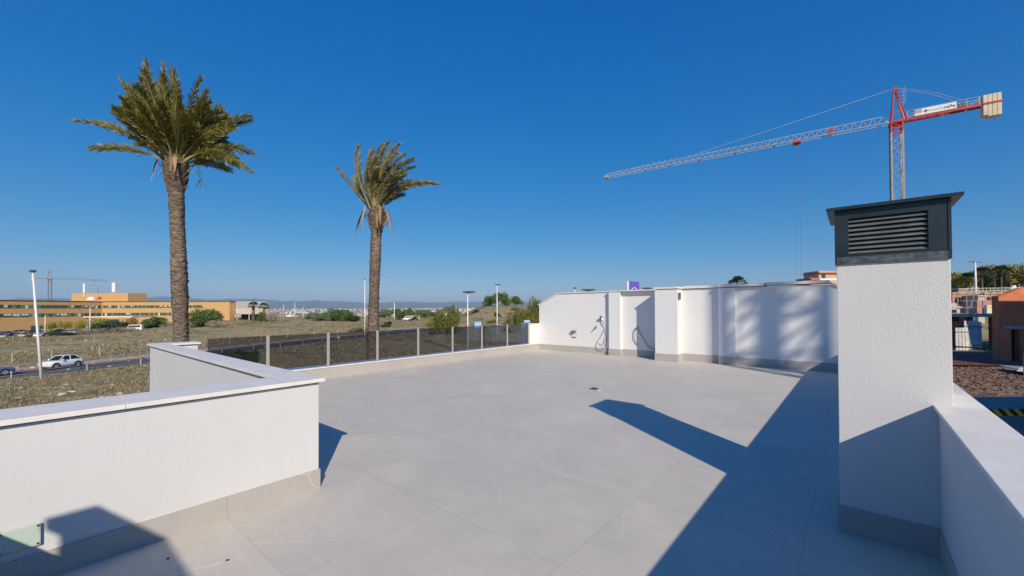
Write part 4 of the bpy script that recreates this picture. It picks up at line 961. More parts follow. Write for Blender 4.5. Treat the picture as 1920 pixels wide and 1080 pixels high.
# ------------------------------------------------------------------ cars
def make_car(name, paint, L=4.4, Wd=1.8, Hh=1.62, label='', group=None, kind='suv'):
    t = empty(name, (0, 0, 0), 0, label, 'car', group); w = Wd/2
    if kind == 'suv': prof = [(-L/2, .45, .80), (-L/2+.06, .30, .92), (-L*.33, .22, 1.02), (-L*.20, .22, 1.05), (0, .2, 1.05), (L*.25, .22, 1.08), (L*.42, .26, 1.08), (L/2-.05, .34, 1.0), (L/2, .48, .85)]
    else: prof = [(-L/2, .40, .66), (-L/2+.06, .28, .76), (-L*.33, .2, .88), (-L*.20, .2, .92), (0, .18, .92), (L*.25, .2, .95), (L*.42, .24, .98), (L/2-.05, .32, .92), (L/2, .45, .8)]
    k = Hh/1.62
    V = []; n = 10; Fc = []
    for (x, zb, zt) in prof:
        zt *= k if kind == 'suv' else 1; e = .82 if abs(x) > L/2-.03 else (.93 if abs(x) > L*.4 else 1)
        ring = [(-w*.86*e, zb), (-w*e, zb+.12), (-w*1.0*e, (zb+zt)/2), (-w*.97*e, zt-.10), (-w*.84*e, zt), (w*.84*e, zt), (w*.97*e, zt-.10), (w*e, (zb+zt)/2), (w*e, zb+.12), (w*.86*e, zb)]
        V += [(x, y, z) for y, z in ring]
    for i in range(len(prof)-1):
        for j in range(n): Fc.append((i*n+j, i*n+(j+1) % n, (i+1)*n+(j+1) % n, (i+1)*n+j))
    Fc += [tuple(range(n)), tuple((len(prof)-1)*n+j for j in range(n))[::-1]]
    m = MB(); m.add(V, Fc); body = m.build('body', paint, t, smooth=True, bevel=0)
    zb = prof[4][2]*(k if kind == 'suv' else 1)-.02; g = MB(); a0, a1, b0, b1 = -L*.22, -L*.04, L*.27, L*.44
    q = [(a0, w*.84, zb), (a1, w*.66, Hh-.05), (b0, w*.66, Hh-.04), (b1, w*.84, zb+.02)]
    V = [(x, -y, z) for x, y, z in q]+[(x, y, z) for x, y, z in q]; g.add(V, [(0,1,2,3), (7,6,5,4), (0,4,5,1), (1,5,6,2), (2,6,7,3), (3,7,4,0)]); g.build('windows', M['carglass'], t)
    r = MB(); r.prism([(a1-.03, -w*.66), (b0+.06, -w*.66), (b0+.06, w*.66), (a1-.03, w*.66)], Hh-.05, Hh, 'z')
    for s in (-1, 1):
        for x0, x1 in ((a0, a1), (b1, b0)): r.bar((x0, s*w*.85, zb), (x1, s*w*.67, Hh-.04), .07)
        r.bar((L*.11, s*w*.85, zb), (L*.11, s*w*.675, Hh-.04), .07)
    r.build('roof', paint, t, bevel=.012)
    for s in (-1, 1):
        for x in (-L*.31, L*.30):
            wm = MB(); wm.tube([(0, s*(w-.22), 0), (0, s*(w+.01), 0)], .35, 22); wh = wm.build('wheel', M['rubber'], t); wh.location = (x, 0, .35)
            wm = MB(); wm.tube([(0, s*(w-.02), 0), (0, s*(w+.02), 0)], .22, 14); wm.build('rim', M['rim'], wh)
            a = MB(); a.tube([(x, s*(w-.3), .37), (x, s*(w+.002), .37)], .41, 20); a.build('wheel_arch', M['rubber'], body)
        h_ = MB(); h_.box(-L/2+.0, -L/2+.3, s*w*.62-.17, s*w*.62+.17, .68*k, .82*k); h_.build('headlight', M['lamp_clear'], t, bevel=.03)
        h_ = MB(); h_.box(L/2-.22, L/2+.01, s*w*.66-.14, s*w*.66+.14, .78*k, .98*k); h_.build('taillight', M['lamp_red'], t, bevel=.03)
        h_ = MB(); h_.box(-L*.17, -L*.13, s*(w+.07)-.09, s*(w+.07)+.09, zb+.02, zb+.18); h_.build('mirror', paint, t, bevel=.02)
    p = MB(); p.box(-L/2-.02, -L/2+.02, -.26, .26, .42, .53); p.build('number_plate', M['white_metal'], t)
    return t
def road_yaw(i): 
    a = W(*RP[i]); b = W(*RP[i+1]); d = b-a; return atan2(d.y, d.x)
white = carpaint('white_car_paint', (.72, .74, .75))
car = make_car('parked_car', white, label='white crossover driving left along the near road', kind='suv', L=3.6, Hh=1.52); car.name = 'passing_car'
cp = at(115, 690, 50.0); X_, D_ = toXD(cp.x, cp.y); car.location = gp(X_, D_, .075); car.rotation_euler.z = road_yaw(19)+radians(9)
blue = carpaint('blue_grey_car_paint', (.08, .16, .26)); c2 = make_car('passing_car', blue, label='blue-grey low car entering at the left edge on the near road', kind='sedan', Hh=1.42, L=4.3)
cp = at(-34, 702, 43.2); X_, D_ = toXD(cp.x, cp.y); c2.location = gp(X_, D_, .075); c2.rotation_euler.z = road_yaw(14)+pi
cols = {'dark': carpaint('dark_car_paint', (.02, .022, .03)), 'silver': carpaint('silver_car_paint', (.38, .39, .41)), 'white': white, 'blue': carpaint('navy_car_paint', (.03, .06, .16)), 'beige': carpaint('beige_car_paint', (.42, .36, .28))}
pk = [(8, 132, 'blue', 'navy car parked at the left edge of the car park', .2), (4, 122, 'silver', 'silver car parked in front of the navy car at the left edge', 2.4), (34, 140, 'dark', 'dark car parked left of the dark pair near the shaded facade', .5), (50, 128, 'beige', 'beige car parked in the front row near the leaning lamp post', 1.9), (64, 142, 'dark', 'dark car parked under the second ground floor window', .1), (108, 146, 'dark', 'dark car parked between the first two clipped trees', .9), (74, 127, 'white', 'white car parked just right of the leaning lamp post', 2.2), (130, 142, 'silver', 'silver car parked below the small square windows', .3), (142, 146, 'blue', 'navy car parked beside the silver car below the square windows', .2)]
pr = {}
for px, D, ck, lb, rz in pk:
    if ck not in pr: c = make_car('parked_car', cols[ck], label=lb, group='cars in the car park', kind='sedan', Hh=1.46, L=4.3); pr[ck] = c
    else: c = copy_tree(pr[ck]); c['label'] = lb
    c.location = gat(px, D, .02); c.rotation_euler.z = radians(YAW)+rz
def van(px, D, col, label, rz):
    t = empty('parked_van', gat(px, D, 0), radians(YAW)+rz, label, 'van')
    m = MB(); m.prism([(-2.4, .35), (2.4, .35), (2.4, 2.2), (-1.1, 2.2), (-1.7, 1.25), (-2.4, 1.0)], -.95, .95, 'y'); m.build('body', col, t, bevel=.06)
    m = MB(); m.add([(-1.72, -.8, 1.28), (-1.72, .8, 1.28), (-1.16, .8, 2.08), (-1.16, -.8, 2.08)], [(0, 1, 2, 3)]); 
    for s in (-1, 1): m.box(-1.2, 2.0, s*.95-.01, s*.95+.01, 1.35, 1.95)
    m.build('windows', M['carglass'], t)
    for s in (-1, 1):
        for x in (-1.5, 1.5): m = MB(); m.tube([(x, s*.75, .34), (x, s*.97, .34)], .34, 16); m.build('wheel', M['rubber'], t)
van(252, 146, white, 'white van parked right of the entrance canopy', .4)
van(765, 200, M['dusty_white'], 'white van far off on the side road, left of the dark car', .2)
van(779, 205, NT('lime_van_paint').col((.25, .48, .06)).rough(.35).m, 'lime green van far off on the side road', .1)
c = copy_tree(pr['dark']); c['label'] = 'dark car far off on the side road below the lime green van'; c['group'] = 'cars far off on the side road'; c.location = gat(775, 190, .1); c.rotation_euler.z = radians(YAW)
van(842, 215, NT('teal_van_paint').col((.02, .30, .20)).rough(.4).m, 'teal green van at the far end of the side road', .1)
c = copy_tree(pr['dark']); c['label'] = 'dark car at the far end of the side road, left of the teal van'; c['group'] = 'cars far off on the side road'; c.location = gat(836, 208, .1); c.rotation_euler.z = radians(YAW)+.1
# ------------------------------------------------------------------ signs and small things beyond the glass
BLUE = NT('blue_sign_face').col((.16, .42, .68)).rough(.45).m; SIGNW = NT('white_sign_face').col((.75, .77, .78)).rough(.5).m
def sign(px, D, y0, y1, wdt, label, face, strips=0):
    g = gat(px, D); z0 = at(px, y1, D).z-g.z; z1 = at(px, y0, D).z-g.z; t = empty('road_sign', g, radians(YAW), label, 'road sign')
    for s in (-.35, .35): m = MB(); m.tube([(s*wdt, .06, -.2), (s*wdt, .06, z1-.05)], .05, 8); m.build('post', M['galv'], t)
    m = MB(); m.box(-wdt/2, wdt/2, -.02, .02, z0, z1); f = m.build('panel', face, t, bevel=.01)
    if strips:
        for k in range(strips): m = MB(); x = -wdt/2+wdt*(k+.5)/strips; m.box(x-wdt*.05, x+wdt*.05, -.03, -.021, z0+.15*(z1-z0), z1-.15*(z1-z0)); m.build('white_mark', SIGNW, f)
    return t
sign(896, 96, 603, 616, 1.55, 'pale blue upright road sign panel on the road bank at the hill foot', BLUE, 3)
sign(988, 92, 600, 605, 1.35, 'small blue and white road sign before the olive bushes', BLUE, 4)
c = copy_tree(pr['silver']); c['label'] = 'silver car passing the hill foot right of the tallest lamp post'; c['group'] = 'cars far off on the side road'; del c['group']; X_, D_ = -3.2, 139; c.location = gp(X_, D_, .1); c.rotation_euler.z = radians(YAW)+.3
g = gat(635, 84); t = empty('warning_sign', g, radians(YAW), 'small red-bordered sign on a post beside the road behind the glass', 'road sign')
m = MB(); m.tube([(0, 0, -.2), (0, 0, 1.6)], .035, 8); m.build('post', M['galv'], t); m = MB(); m.prism([(-.45, 1.2), (.45, 1.2), (0, 1.95)], -.04, -.01, 'y'); f = m.build('panel', M['red_faded'], t); m = MB(); m.prism([(-.26, 1.31), (.26, 1.31), (0, 1.75)], -.05, -.041, 'y'); m.build('face', SIGNW, f)
g = gat(755, 27); t = empty('timber_stand', g, .5, 'small orange timber stand on the ground behind the glass', 'timber stand')
for sx_ in (-.28, .28):
    for sy2 in (-.2, .2): m = MB(); m.bar((sx_*1.2, sy2*1.2, -.2), (sx_*.8, sy2*.8, .75+1.6), .09); m.build('leg', M['wood'], t)
m = MB(); m.box(-.33, .33, -.25, .25, 2.3, 2.42); m.box(-.3, .3, -.22, .22, 1.5, 1.58); m.build('top', M['wood'], t)
# ------------------------------------------------------------------ the tan three-storey building
def bigbuilding():
    A = (-212, 119.5); B = (-196, 196.5); C = (-138.5, 201.5); E = (-138.2, 204.8); zt = 5.85; zb = -8.5
    t = empty('office_building', W(-180, 200, -6), 0, 'long tan brick three-storey building with green ribbon windows, far left', 'building'); o = -t.location
    poly = [A, B, C, E, (-162, 240), (-190, 240), (-260, 200), (-260, 125)]; wp = [W(*p) for p in poly]
    m = MB(); m.prism([(p.x, p.y) for p in wp], zb, zt, 'z'); m.build('wall', M['tan'], t, loc=o)
    m = MB()
    for p, q in zip([A, B, C], [B, C, E]):
        a = W(*p, zt+.12); b = W(*q, zt+.12); m.bar(a, b, .6, .25)
    m.build('roof_edge', var('dark_roof_edge', (.10, .07, .05), .1), t, loc=o)
    rng = random.Random(6)
    def strip(P, Q, s0, s1, z0, z1, n, miss=0):
        a = W(*P); b = W(*Q); d = (b-a); L = d.length; d.normalize(); nrm = Vector((d.y, -d.x, 0))
        for k in range(n):
            u0 = s0*L+(s1-s0)*L*k/n; u1 = s0*L+(s1-s0)*L*(k+1)/n-.18; m = MB()
            def rect(ua, ub, za, zb_, off, mi):
                p0 = a+d*ua+nrm*off; p1 = a+d*ub+nrm*off; m.add([(p0.x, p0.y, za), (p1.x, p1.y, za), (p1.x, p1.y, zb_), (p0.x, p0.y, zb_)], [(0, 1, 2, 3)], mi)
            p0 = a+d*u0+nrm*.03; p1 = a+d*u1+nrm*.03
            m.bar(Vector((p0.x, p0.y, (z0+z1)/2)), Vector((p1.x, p1.y, (z0+z1)/2)), .06, z1-z0, mi=0)
            um = (u0+u1)/2
            if rng.random() < .5:
                zz = z0+(z1-z0)*rng.choice([0, .3, .45]); rect(u0+.15 if rng.random() < .5 else um, um if rng.random() < .4 else u1-.15, zz, z1-.1, .066, 1)
            if rng.random() < .5: rect(u0+.1, um-.1, z0+.08, z1-.08, .068, 2)
            rect(um-.05, um+.05, z0, z1, .07, 3)
            m.build('window', [M['window'], M['blind'], M['window2'], M['anth2']], t, loc=o)
    for z1 in (4.15, .55):
        strip(A, B, .35, .995, z1-1.45, z1, 20); strip(B, C, .005, .80 if z1 > 1 else .86, z1-1.35, z1, 24)
    for s in (.42, .50, .68, .76, .90): strip(A, B, s, s+.05, -6.2, -4.6, 2)
    # roof block
    R0 = at(134, 556, 215); R1 = at(240, 556, 212); d = (R1-R0).normalized(); nr = Vector((-d.y, d.x, 0))*10
    m = MB(); m.prism([(p.x, p.y) for p in (R0, R1, R1+nr, R0+nr)], 3, at(190, 549.5, 213).z, 'z'); m.build('roof_block', M['tan'], t, loc=o)
    for px, y0, y1, r in ((214, 530, 548, .95), (158, 532, 549, .55)):
        b = at(px, y1, 214); tp = at(px, y0, 214); m = MB(); m.tube([(b.x, b.y, b.z), (b.x, b.y, tp.z)], r, 14); m.tube([(b.x, b.y, b.z-2), (b.x, b.y, b.z)], .25, 8); m.build('roof_tank', M['white_metal'], t, loc=o)
    b = at(172, 560, 205); m = MB(); m.lathe([(1.9, 0), (1.7, .9), (1.0, 1.5), (.1, 1.8)], (b.x, b.y, b.z-.7), 14); m.build('roof_dome', M['white_metal'], t, loc=o)
    b = at(187, 558, 205); m = MB(); m.box(b.x-.6, b.x+.6, b.y-.6, b.y+.6, b.z-1, b.z+.4); m.build('roof_unit', M['red_faded'], t, loc=o)
    b = at(184, 549, 213); m = MB(); m.bar(b, b+Vector((0, 0, 3)), .2); m.bar(b+Vector((-.7, 0, 2.4)), b+Vector((.7, 0, 2.4)), .12); m.build('aerial', M['anth2'], t, loc=o)
    # canopy
    c0 = at(156, 596, 172); c1 = at(250, 596, 176); d = (c1-c0).normalized(); nr = Vector((-d.y, d.x, 0))*14; zc = at(200, 593.5, 174).z
    m = MB(); m.prism([(p.x, p.y) for p in (c0, c1, c1+nr, c0+nr)], zc-.35, zc+.05, 'z'); m.build('entrance_canopy', var('pinkish_canopy', (.76, .64, .54), .05), t, loc=o)
    for px in (163, 226, 233): b = at(px, 596, 173.5); m = MB(); m.box(b.x-.4, b.x+.4, b.y-.4, b.y+.4, -8, zc-.46); m.build('canopy_column', M['tan'] if px > 200 else M['galv'], t, loc=o)
    b0 = at(186, 603, 190); b1 = at(247, 603, 190); m = MB(); m.bar(Vector((b0.x, b0.y, -4.6)), Vector((b1.x, b1.y, -4.6)), .3, 4.5); m.build('entrance_glazing', M['window'], t, loc=o)
    return t
bigbuilding()
# grey and white block right of it
p0 = at(442, 570, 205); p1 = at(465, 570, 200); t = empty('service_block', (p0.x, p0.y, -3), 0, 'small grey and white flat-roofed block right of the tan building', 'building'); o = -t.location
d = (p1-p0).normalized(); nr = Vector((-d.y, d.x, 0))*9; z1 = at(450, 565, 203).z; zm = at(450, 577.5, 203).z; z0 = at(450, 589, 203).z
m = MB(); m.prism([(q.x, q.y) for q in (p0, p1, p1+nr, p0+nr)], zm, z1, 'z'); m.build('upper_wall', var('lilac_grey_panel', (.48, .47, .50), .05), t, loc=o)
m = MB(); m.prism([(q.x, q.y) for q in (p0+nr*.01, p1+nr*.01, p1+nr, p0+nr)], z0, zm-.01, 'z'); m.build('lower_wall', var('cream_panel', (.66, .60, .50), .05), t, loc=o)
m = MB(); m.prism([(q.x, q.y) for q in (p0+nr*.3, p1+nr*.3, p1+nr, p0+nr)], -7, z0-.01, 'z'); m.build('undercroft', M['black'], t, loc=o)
for q in (p0+nr*.06, p1+nr*.06): m = MB(); m.bar(Vector((q.x, q.y, -6)), Vector((q.x, q.y, z0)), .4); m.build('column', M['concrete'], t, loc=o)
# ------------------------------------------------------------------ flag, houses, site on the right
p = at(1187, 560, 42); g = float(gz(p.x, p.y)); t = empty('advertising_flag', (p.x, p.y, g), radians(YAW), 'purple flag with white house emblem flying above the far wall', 'flag'); ztop = at(1187, 526.5, 42).z-g; 
m = MB(); m.tube([(-.58, 0, -.3), (-.58, 0, ztop+.02)], .05, 8); m.build('pole', M['white_metal'], t)
m = MB(); m.box(-.52, -.42, -.01, .01, ztop-2.2, ztop-.04); m.build('sleeve', M['white_metal'], t)
nx, nz_ = 10, 14; V = []; 
for j in range(nz_+1):
    for i in range(nx+1): V.append((-.42+1.05*i/nx+ (.06 if j in (0,) and i > 8 else 0), .07*sin(i*.9+j*.35)*i/nx, ztop-2.2*j/nz_-.012*i))
m = MB(); m.add(V, [(j*(nx+1)+i, j*(nx+1)+i+1, (j+1)*(nx+1)+i+1, (j+1)*(nx+1)+i) for j in range(nz_) for i in range(nx)])
cl = m.build('cloth', NT('purple_cloth').col((.10, .075, .45)).rough(.7).m, t, smooth=True)
W8 = NT('white_print').col((.70, .70, .82)).rough(.7).m
e = MB(); zc = ztop-.95; y_ = -.085
e.bar((-.22, y_, zc+.0), (.12, y_, zc+.28), .02, .07); e.bar((.12, y_, zc+.28), (.46, y_, zc+.0), .02, .07); e.bar((-.12, y_, zc+.0), (-.12, y_, zc-.32), .02, .06)
e.bar((.36, y_, zc+.0), (.36, y_, zc-.32), .02, .06); e.bar((-.15, y_, zc-.32), (.39, y_, zc-.32), .02, .06); e.bar((.02, y_, zc-.05), (.02, y_, zc-.26), .02, .05); e.bar((.20, y_, zc-.05), (.20, y_, zc-.26), .02, .05); e.bar((.02, y_, zc-.06), (.20, y_, zc-.06), .02, .05)
e.build('house_emblem', W8, cl)
# terracotta house above the far wall
def house_far():
    D = 78; c = at(1560, 520, D); g = float(gz(c.x, c.y)); t = empty('distant_house', (c.x, c.y, g), radians(YAW), 'salmon-coloured house with tiled roof edge behind the far wall, left of the chimney', 'house')
    def z(y): return at(1545, y, D).z-g
    sal = var('salmon_render', (.55, .36, .26), .08, .8, .85); terr = var('terracotta_tiles', (.42, .16, .09), .25, 3, .85)
    m = MB(); m.box(-4.0, 3, 0, 4, 0, z(525)); m.build('wall', sal, t)
    m = MB(); m.box(-2.8+1.0, 3, 1, 5, z(525), z(507)); m.build('upper_wall', sal, t)
    m = MB(); m.box(-1.9, 3, .6, 5.2, z(512), z(510)); m.box(-4.1, -2.4, -.2, 4, z(525), z(521)); m.build('roof', terr, t)
    m = MB(); m.box(-1.2, -.5, .93, .99, z(521), z(513)); m.build('window', M['window'], t)
    m = MB(); m.box(-1.9, 3, .55, .6, z(525), z(521.5)); m.build('balcony', M['dusty_white'], t)
    m = MB(); m.box(-3.6, -2.9, 1, 1.8, z(525), z(519.5)); m.build('chimney', terr, t)
house_far()
# villa on the hill right
c = at(1925, 515, 120); g = float(gz(c.x, c.y)); t = empty('hilltop_villa', (c.x, c.y, g), radians(YAW), 'white modern villa above the trees at the right edge', 'house'); f_ = lambda y: at(1905, y, 120).z-g
m = MB(); m.box(-5.0, 8, 0, 8, 0, f_(511)); m.build('wall', M['stucco_far'], t)
m = MB(); m.box(-1.8, 8, 2, 8, f_(511), f_(503)); m.box(-2.2, 8, 1.2, 8.2, f_(503), f_(502)); m.box(1.0, 1.6, 2, 3, f_(502), f_(500)); m.build('upper_wall', M['stucco_far'], t)
m = MB(); m.box(-5, -1.8, 0, .1, f_(506), f_(505)); [m.box(-5+k*.8, -4.9+k*.8, 0, .1, f_(511), f_(505)) for k in range(5)]; m.build('railing', M['white_metal'], t)
m = MB(); m.box(-1.2, .8, 1.93, 1.99, f_(510), f_(505)); m.box(2.0, 4, 1.93, 1.99, f_(510), f_(505)); m.build('window', M['window'], t)
# trees behind the site
gT = 'trees in a row behind the building site'
for px, D, w_, h_, kd, lb in ((1790, 96, 2.6, 5.0, 'far', 'grey-green tree at the left end of the row behind the building site'), (1800, 92, 2.6, 4.6, 'yellow', 'yellow-green tree, leftmost bright one behind the building site'), (1808, 90, 2.2, 4.8, 'yellow', 'yellow-green tree left of the twin-headed lamp post'), (1852, 92, 3.4, 5.4, 'russet', 'russet tree right of the twin-headed lamp post'), (1866, 90, 3.2, 5.2, 'dark', 'dark tree between the russet one and the tallest palm'), (1880, 92, 3.4, 5.6, 'olive', 'olive green tree below the tallest palm of the site row'), (1893, 90, 3.6, 6.2, 'yellow', 'broad yellow-green tree below the white villa'), (1908, 90, 3.4, 5.8, 'russet', 'russet tree right of the broad yellow-green one'), (1922, 88, 3.6, 6.4, 'yellow', 'yellow-green tree cut by the right edge'), (1838, 98, 2.6, 4.2, 'dark', 'low dark tree just right of the twin-headed lamp post')):
    plant(kd, 'tree', px, D, w_, h_, lb, 'tree', gT, trunk=.8)
for px, D, yy, sd_, lb in ((1816, 84, 524, 11, 'low dark palm left of the twin-headed lamp post'), (1841, 86, 514, 12, 'palm just right of the twin-headed lamp post'), (1846, 95, 512, 14, 'slim palm behind the palm right of the twin-headed lamp post'), (1877, 86, 511, 13, 'broad palm left of the white villa')):
    p = at(px, yy, D); g = float(gz(p.x, p.y)); fanpalm(0, 0, p.z-g, 1.75, lb, 'palms behind the building site', loc=Vector((p.x, p.y, g)), seed=sd_, trunk_r=.16)
# --- building site. local frame: X right, D ahead (parent empties turned by YAW)
def sitebox(t, name, mat, X0, X1, D0, D1, z0, z1, bevel=0):
    m = MB(); o = t['o']; m.box(X0-o[0], X1-o[0], D0-o[1], D1-o[1], z0-o[2], z1-o[2]); return m.build(name, mat, t, bevel=bevel)
def sitegrp(name, X, D, z, label, cat_, group=None):
    t = empty(name, W(X, D, z), radians(YAW), label, cat_, group); t['o'] = (X, D, z); return t
def Xp(px, D): return (px-960)/F_PX*D
def Zp(px, py, D): return at(px, py, D).z
t = sitegrp('unfinished_building', 43, 40, -2.4, 'unfinished brick house with concrete slab and dark openings on the building site', 'building')
D = 39.0; zs = Zp(1840, 588, D); zs1 = Zp(1840, 594, D)
sitebox(t, 'slab', M['concrete'], Xp(1793, D), Xp(1884, D), D-1.0, D+12, zs1, zs, .03)
for a, b in ((1796, 1799), (1806, 1811), (1850, 1860), (1876, 1881)): sitebox(t, 'pillar', M['concrete'] if a in (1876,) else M['brick'], Xp(a, D), Xp(b, D), D-.6, D-.1, -2.5, zs1-.01)
sitebox(t, 'inner_wall', M['brick'], Xp(1825, D), Xp(1862, D), D+2, D+2.4, -2.5, zs1-.01)
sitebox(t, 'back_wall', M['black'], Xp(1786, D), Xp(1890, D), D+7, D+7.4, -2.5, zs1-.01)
sitebox(t, 'side_wall', M['brick'], Xp(1786, D)-.6, Xp(1793, D), D-.5, D+8, -2.5, zs1-.4)
sitebox(t, 'step', M['concrete'], Xp(1843, D), Xp(1882, D), D-2.8, D-.65, -2.5, Zp(1860, 647, D-2.8))
# upper storey: low walls and props
sitebox(t, 'parapet', M['concrete'], Xp(1801, D+3), Xp(1833, D+3), D+5, D+5.3, zs+.01, Zp(1820, 568, D+5))
sitebox(t, 'parapet', M['brick_pink'], Xp(1832, D+3), Xp(1873, D+3), D+3, D+3.4, zs+.01, Zp(1850, 563, D+3))
sitebox(t, 'corner_post', M['cream_block'], Xp(1873, D), Xp(1883, D), D+1, D+1.4, zs+.01, Zp(1878, 572, D+1))
for px in (1844, 1871, 1822): sitebox(t, 'prop', M['galv'], Xp(px, D)-.04, Xp(px, D)+.04, D, D+.08, zs+.01, Zp(px, 563, D))
m = MB(); o_ = t['o']
for yy in (564, 577): m.bar((Xp(1800, D)-o_[0], D+.04-o_[1], Zp(1800, yy, D)-o_[2]), (Xp(1872, D)-o_[0], D+.04-o_[1], Zp(1872, yy, D)-o_[2]), .04)
m.build('edge_rail', M['galv'], t)
m = MB(); X0 = Xp(1822, D)-o_[0]
for dx in (-.45, .45, 0): m.bar((X0+dx, D+.2-o_[1], zs-o_[2]), (X0, D+.2-o_[1], zs+.75-o_[2]), .05)
m.build('trestle', M['cream_block'], t)
# right brick house, nearer
t = sitegrp('unfinished_building', 34, 27, -2.4, 'near unfinished red brick house with stepped gable at the right edge of the site', 'building'); D = 27.5; o_ = t['o']
m = MB(); xa = Xp(1884, D); 
m.prism([(xa-o_[0], -.2), (xa-o_[0], Zp(1890, 555, D)-o_[2]), (Xp(1905, D)-o_[0], Zp(1905, 549, D)-o_[2]), (Xp(1925, D)-o_[0], Zp(1925, 540, D)-o_[2]), (Xp(1960, D)-o_[0], Zp(1960, 535, D)-o_[2]), (Xp(1960, D)-o_[0], -.2)], D+.35-o_[1], D+.75-o_[1], 'y'); m.build('wall', M['brick'], t)
sitebox(t, 'front_wall', M['brick'], Xp(1884, D), Xp(1888.5, D), D-.2, D+.34, -2.5, Zp(1900, 617, D)); sitebox(t, 'front_wall', M['brick'], Xp(1904, D), Xp(1914, D), D-.2, D+.34, -2.5, Zp(1900, 617, D)); sitebox(t, 'front_wall', M['brick'], Xp(1930, D), Xp(1960, D), D-.2, D+.34, -2.5, Zp(1900, 617, D))
sitebox(t, 'lintel', M['concrete'], Xp(1890, D), Xp(1960, D), D-.26, D+.34, Zp(1900, 617, D)+.01, Zp(1900, 611, D))
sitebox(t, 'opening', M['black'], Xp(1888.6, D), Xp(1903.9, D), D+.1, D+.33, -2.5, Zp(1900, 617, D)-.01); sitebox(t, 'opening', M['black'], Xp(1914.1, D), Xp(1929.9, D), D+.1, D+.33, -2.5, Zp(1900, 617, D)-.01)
# houses behind, pinkish, stepping up the slope
gS = 'unfinished brick blocks stepping up behind the site'
for k, (a, b, yt, yb, D, mt, lb) in enumerate(((1784, 1800, 578, 640, 50, 'concrete', 'grey concrete shell just right of the chimney'), (1786, 1836, 551, 575, 62, 'brick_pink', 'long pink brick block behind the site, upper left'), (1834, 1846, 556, 574, 60, 'concrete', 'narrow grey block between two pink brick blocks'), (1846, 1886, 551, 574, 64, 'brick_pink', 'pink brick block behind the site, upper right'), (1798, 1812, 543, 553, 70, 'brick_pink', 'small pink block at the top of the site, left'), (1884, 1925, 556, 580, 66, 'concrete', 'grey block behind the near gabled house'))):
    t = sitegrp('brick_block', Xp(a, D), D, -2.4, lb, 'building', gS); gl = float(gz(*W(Xp((a+b)/2, D), D)[:2]))
    sitebox(t, 'wall', M[mt], Xp(a, D), Xp(b, D), D, D+3.5, gl-.6-2, Zp(a, yt, D)); sitebox(t, 'roof_slab', M['concrete'], Xp(a, D)-.15, Xp(b, D)+.15, D-.15, D+3.6, Zp(a, yt, D)+.01, Zp(a, yt, D)+.2)
    w_ = Xp(b, D)-Xp(a, D); zz = Zp(a, yt, D)
    if w_ > 1.5:
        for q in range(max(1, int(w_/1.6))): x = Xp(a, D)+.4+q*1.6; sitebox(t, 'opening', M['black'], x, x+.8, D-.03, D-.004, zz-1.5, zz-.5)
# scaffolding rail along the top of the site
t = sitegrp('scaffold_rail', Xp(1860, 68), 68, 0, 'long pale scaffold railing below the row of trees', 'scaffold'); D = 68; o_ = t['o']; m = MB()
for yy in (541, 546, 551): m.bar((Xp(1812, D)-o_[0], 0, Zp(1812, yy, D)), (Xp(1925, D)-o_[0], 0, Zp(1925, yy-2, D)), .07)
for px in range(1815, 1925, 7): m.bar((Xp(px, D)-o_[0], 0, Zp(px, 556, D)), (Xp(px, D)-o_[0], 0, Zp(px, 539, D)), .06)
m.build('rails', var('pale_green_steel', (.50, .52, .40), .2, 1), t)
# leaning formwork panels
for k, (px0, px1, yb, yt, sh, lb) in enumerate(((1789, 1814, 658, 615, 22, 'grey formwork panel leaning at the front of the stack'), (1804, 1830, 656, 602, 24, 'grey formwork panel leaning behind the front panel'), (1815, 1840, 654, 604, 22, 'grey formwork panel leaning at the right of the stack'))):
    D = 35.5+k*.4; a = Vector((Xp(px0, D), D, Zp(px0, yb, D))); b = Vector((Xp(px1, D), D, Zp(px0, yb, D))); c = Vector((Xp(px1+sh, D)+.5, D+1.4, Zp(px0, yt, D+1.4))); d_ = Vector((Xp(px0+sh, D)+.5, D+1.4, Zp(px0, yt, D+1.4)))
    t = sitegrp('formwork_panel', a.x, a.y, a.z, lb, 'formwork panel', 'leaning formwork panels'); o_ = a; m = MB(); a, b, c, d_ = a-o_, b-o_, c-o_, d_-o_
    n_ = 4
    for q in range(n_):
        f0 = q/n_+.02; f1 = (q+1)/n_-.02; A_, B_, C_, D__ = a.lerp(b, f0), a.lerp(b, f1), d_.lerp(c, f1), d_.lerp(c, f0); up = Vector((0, -.05, .03))
        m.add([A_, B_, C_, D__, A_+up, B_+up, C_+up, D__+up], [(0,1,2,3), (7,6,5,4), (0,4,5,1), (1,5,6,2), (2,6,7,3), (3,7,4,0)])
    m.build('boards', M['crane_white'], t); m = MB()
    for f in (.15, .8): m.bar(a.lerp(d_, f)+Vector((0, -.09, .05)), b.lerp(c, f)+Vector((0, -.09, .05)), .09)
    m.build('battens', M['galv'], t)
